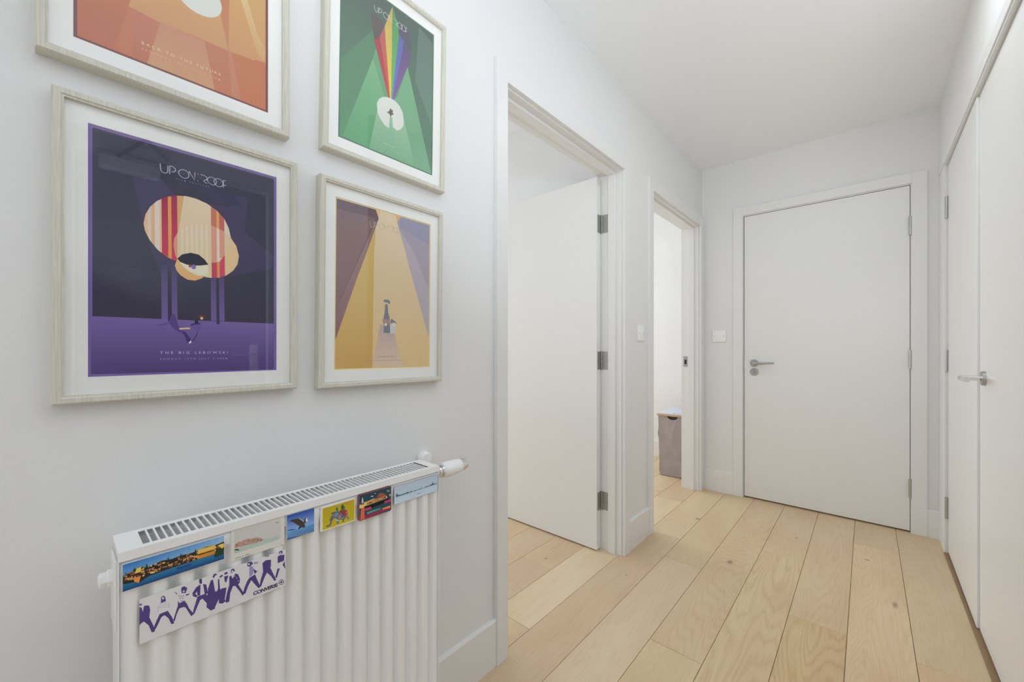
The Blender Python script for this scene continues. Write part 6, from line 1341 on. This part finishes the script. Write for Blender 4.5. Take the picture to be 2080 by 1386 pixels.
# ================================================================== SWITCHES
t = thing('light_switch', 'white light switch plate on the wall between the two doorways', 'switch', (XL, 2.171, 1.163))
b = NB(); box(b, 0, -.043, -.044, .008, .043, .044, .002, 2); obj('plate', b, PLAST, t, True)
b = NB(); box(b, .008, -.006, -.013, .0115, .006, .013, .001); obj('rocker', b, PLAST, t)
for s in (-.030, .030):
    b = NB(); lathe(b, [(0, .003), (.0006, .003), (.0008, 0)], (.008, s, 0), (1, 0, 0), 12); obj('screw', b, DSTEEL, t)
t = thing('blank_plate', 'white blank connection plate on the end wall left of the closed door', 'wall plate', (-.834, YF, 1.168))
b = NB(); box(b, -.046, -.009, -.0425, .046, 0, .0425, .002, 2); obj('plate', b, PLAST, t, True)
b = NB(); box(b, -.011, -.0112, -.012, .011, -.009, .012, .0008); obj('fuse_carrier', b, PLAST, t)
b = NB(); box(b, -.008, -.006, -.049, .008, 0, -.0425, .001); obj('cable_entry', b, PLAST, t)
for s in (-.031, .031):
    b = NB(); lathe(b, [(0, .003), (.0006, .003), (.0008, 0)], (s, -.009, 0), (0, -1, 0), 12); obj('screw', b, DSTEEL, t)

# ================================================================== LAUNDRY HAMPER
hm = thing('laundry_hamper', 'grey fabric laundry hamper with wooden rim and pale lid in the far room', 'hamper', (-1.228, 3.62, 0))
hm.rotation_euler = (0, 0, math.radians(3.5))
w2, d2_, hh = .118, .225, .505
b = NB(); nx, ny, nz = 10, 12, 16
def wr(x, y, z, nrm):
    k = math.sin(z * 31 + x * 17 + y * 9) * math.sin(z * 13 - x * 26 + y * 14) * .004 + math.sin(z * 60 + x * 70) * .001
    # big crease meeting in a point as in a collapsed cloth bag
    if nrm == 'f':
        cx, cz = -.02, .30; dd = abs((x - cx) - (z - cz) * .30) if z > cz else abs((x - cx) + (cz - z) * -.45); k += .007 * math.exp(-(dd / .014) ** 2)
    env = min(1, (hh - z) / .06, z / .05)
    return k * max(0, env)
def grid(f, nu, nv):
    Gd = [[b.verts.new(f(i / nu, j / nv)) for i in range(nu + 1)] for j in range(nv + 1)]
    for j in range(nv):
        for i in range(nu): b.faces.new((Gd[j][i], Gd[j][i + 1], Gd[j + 1][i + 1], Gd[j + 1][i]))
tp = lambda z: .93 + .07 * z / hh
grid(lambda u, v: ((2 * u - 1) * w2 * tp(v * hh), -d2_ * tp(v * hh) - wr((2 * u - 1) * w2, 0, v * hh, 'f'), .004 + v * hh), 30, 56)
grid(lambda u, v: ((2 * u - 1) * w2 * tp(v * hh), d2_ * tp(v * hh) + wr(u, 0, v * hh, 'b'), .004 + v * hh), 10, 16)
grid(lambda u, v: (-w2 * tp(v * hh) - wr(0, u, v * hh, 's'), (2 * u - 1) * d2_ * tp(v * hh), .004 + v * hh), 20, 24)
grid(lambda u, v: (w2 * tp(v * hh), (2 * u - 1) * d2_ * tp(v * hh), .004 + v * hh), 8, 8)
grid(lambda u, v: ((2 * u - 1) * w2 * .93, (2 * v - 1) * d2_ * .93, .004), 2, 2)
bmesh.ops.remove_doubles(b, verts=b.verts, dist=.0005)
obj('fabric_bag', b, FABRIC, hm, True)
b = NB(); a = .128; c = .236
box(b, -a, -c, hh + .004, a, -c + .02, hh + .018, .002); box(b, -a, c - .02, hh + .004, a, c, hh + .018, .002); box(b, -a, -c + .02, hh + .004, -a + .016, c - .02, hh + .018, .002); box(b, a - .016, -c + .02, hh + .004, a, c - .02, hh + .018, .002)
obj('wooden_rim', b, BAMBOO, hm)
b = NB(); box(b, -a + .012, -c + .014, hh + .017, a - .012, c - .014, hh + .024, .003, 2); obj('lid', b, LIDF, hm, True)
b = NB(); lathe(b, [(0, 0.0), (.0003, .012), (.006, .013), (.009, .009), (.0091, 0)], (0, -c + .05, hh + .022), (0, 0, 1), 16); obj('lid_tab', b, LIDF, hm, True)
b = NB(); pts = [(.045 * math.cos(math.radians(a_)), .032 * math.sin(math.radians(a_))) for a_ in range(180, 361, 15)]
prism(b, pts, 1, -d2_ - .0025, -d2_ + .002); bmesh.ops.translate(b, vec=(0, 0, hh + .004), verts=b.verts); hl = obj('hand_hole', b, DARK, hm)
b = NB(); tube(b, [(x * 1.03, -d2_ - .002, z * 1.03 + hh + .004) for x, z in pts], .0022, 8); obj('hole_binding', b, LIDF, hl, True)
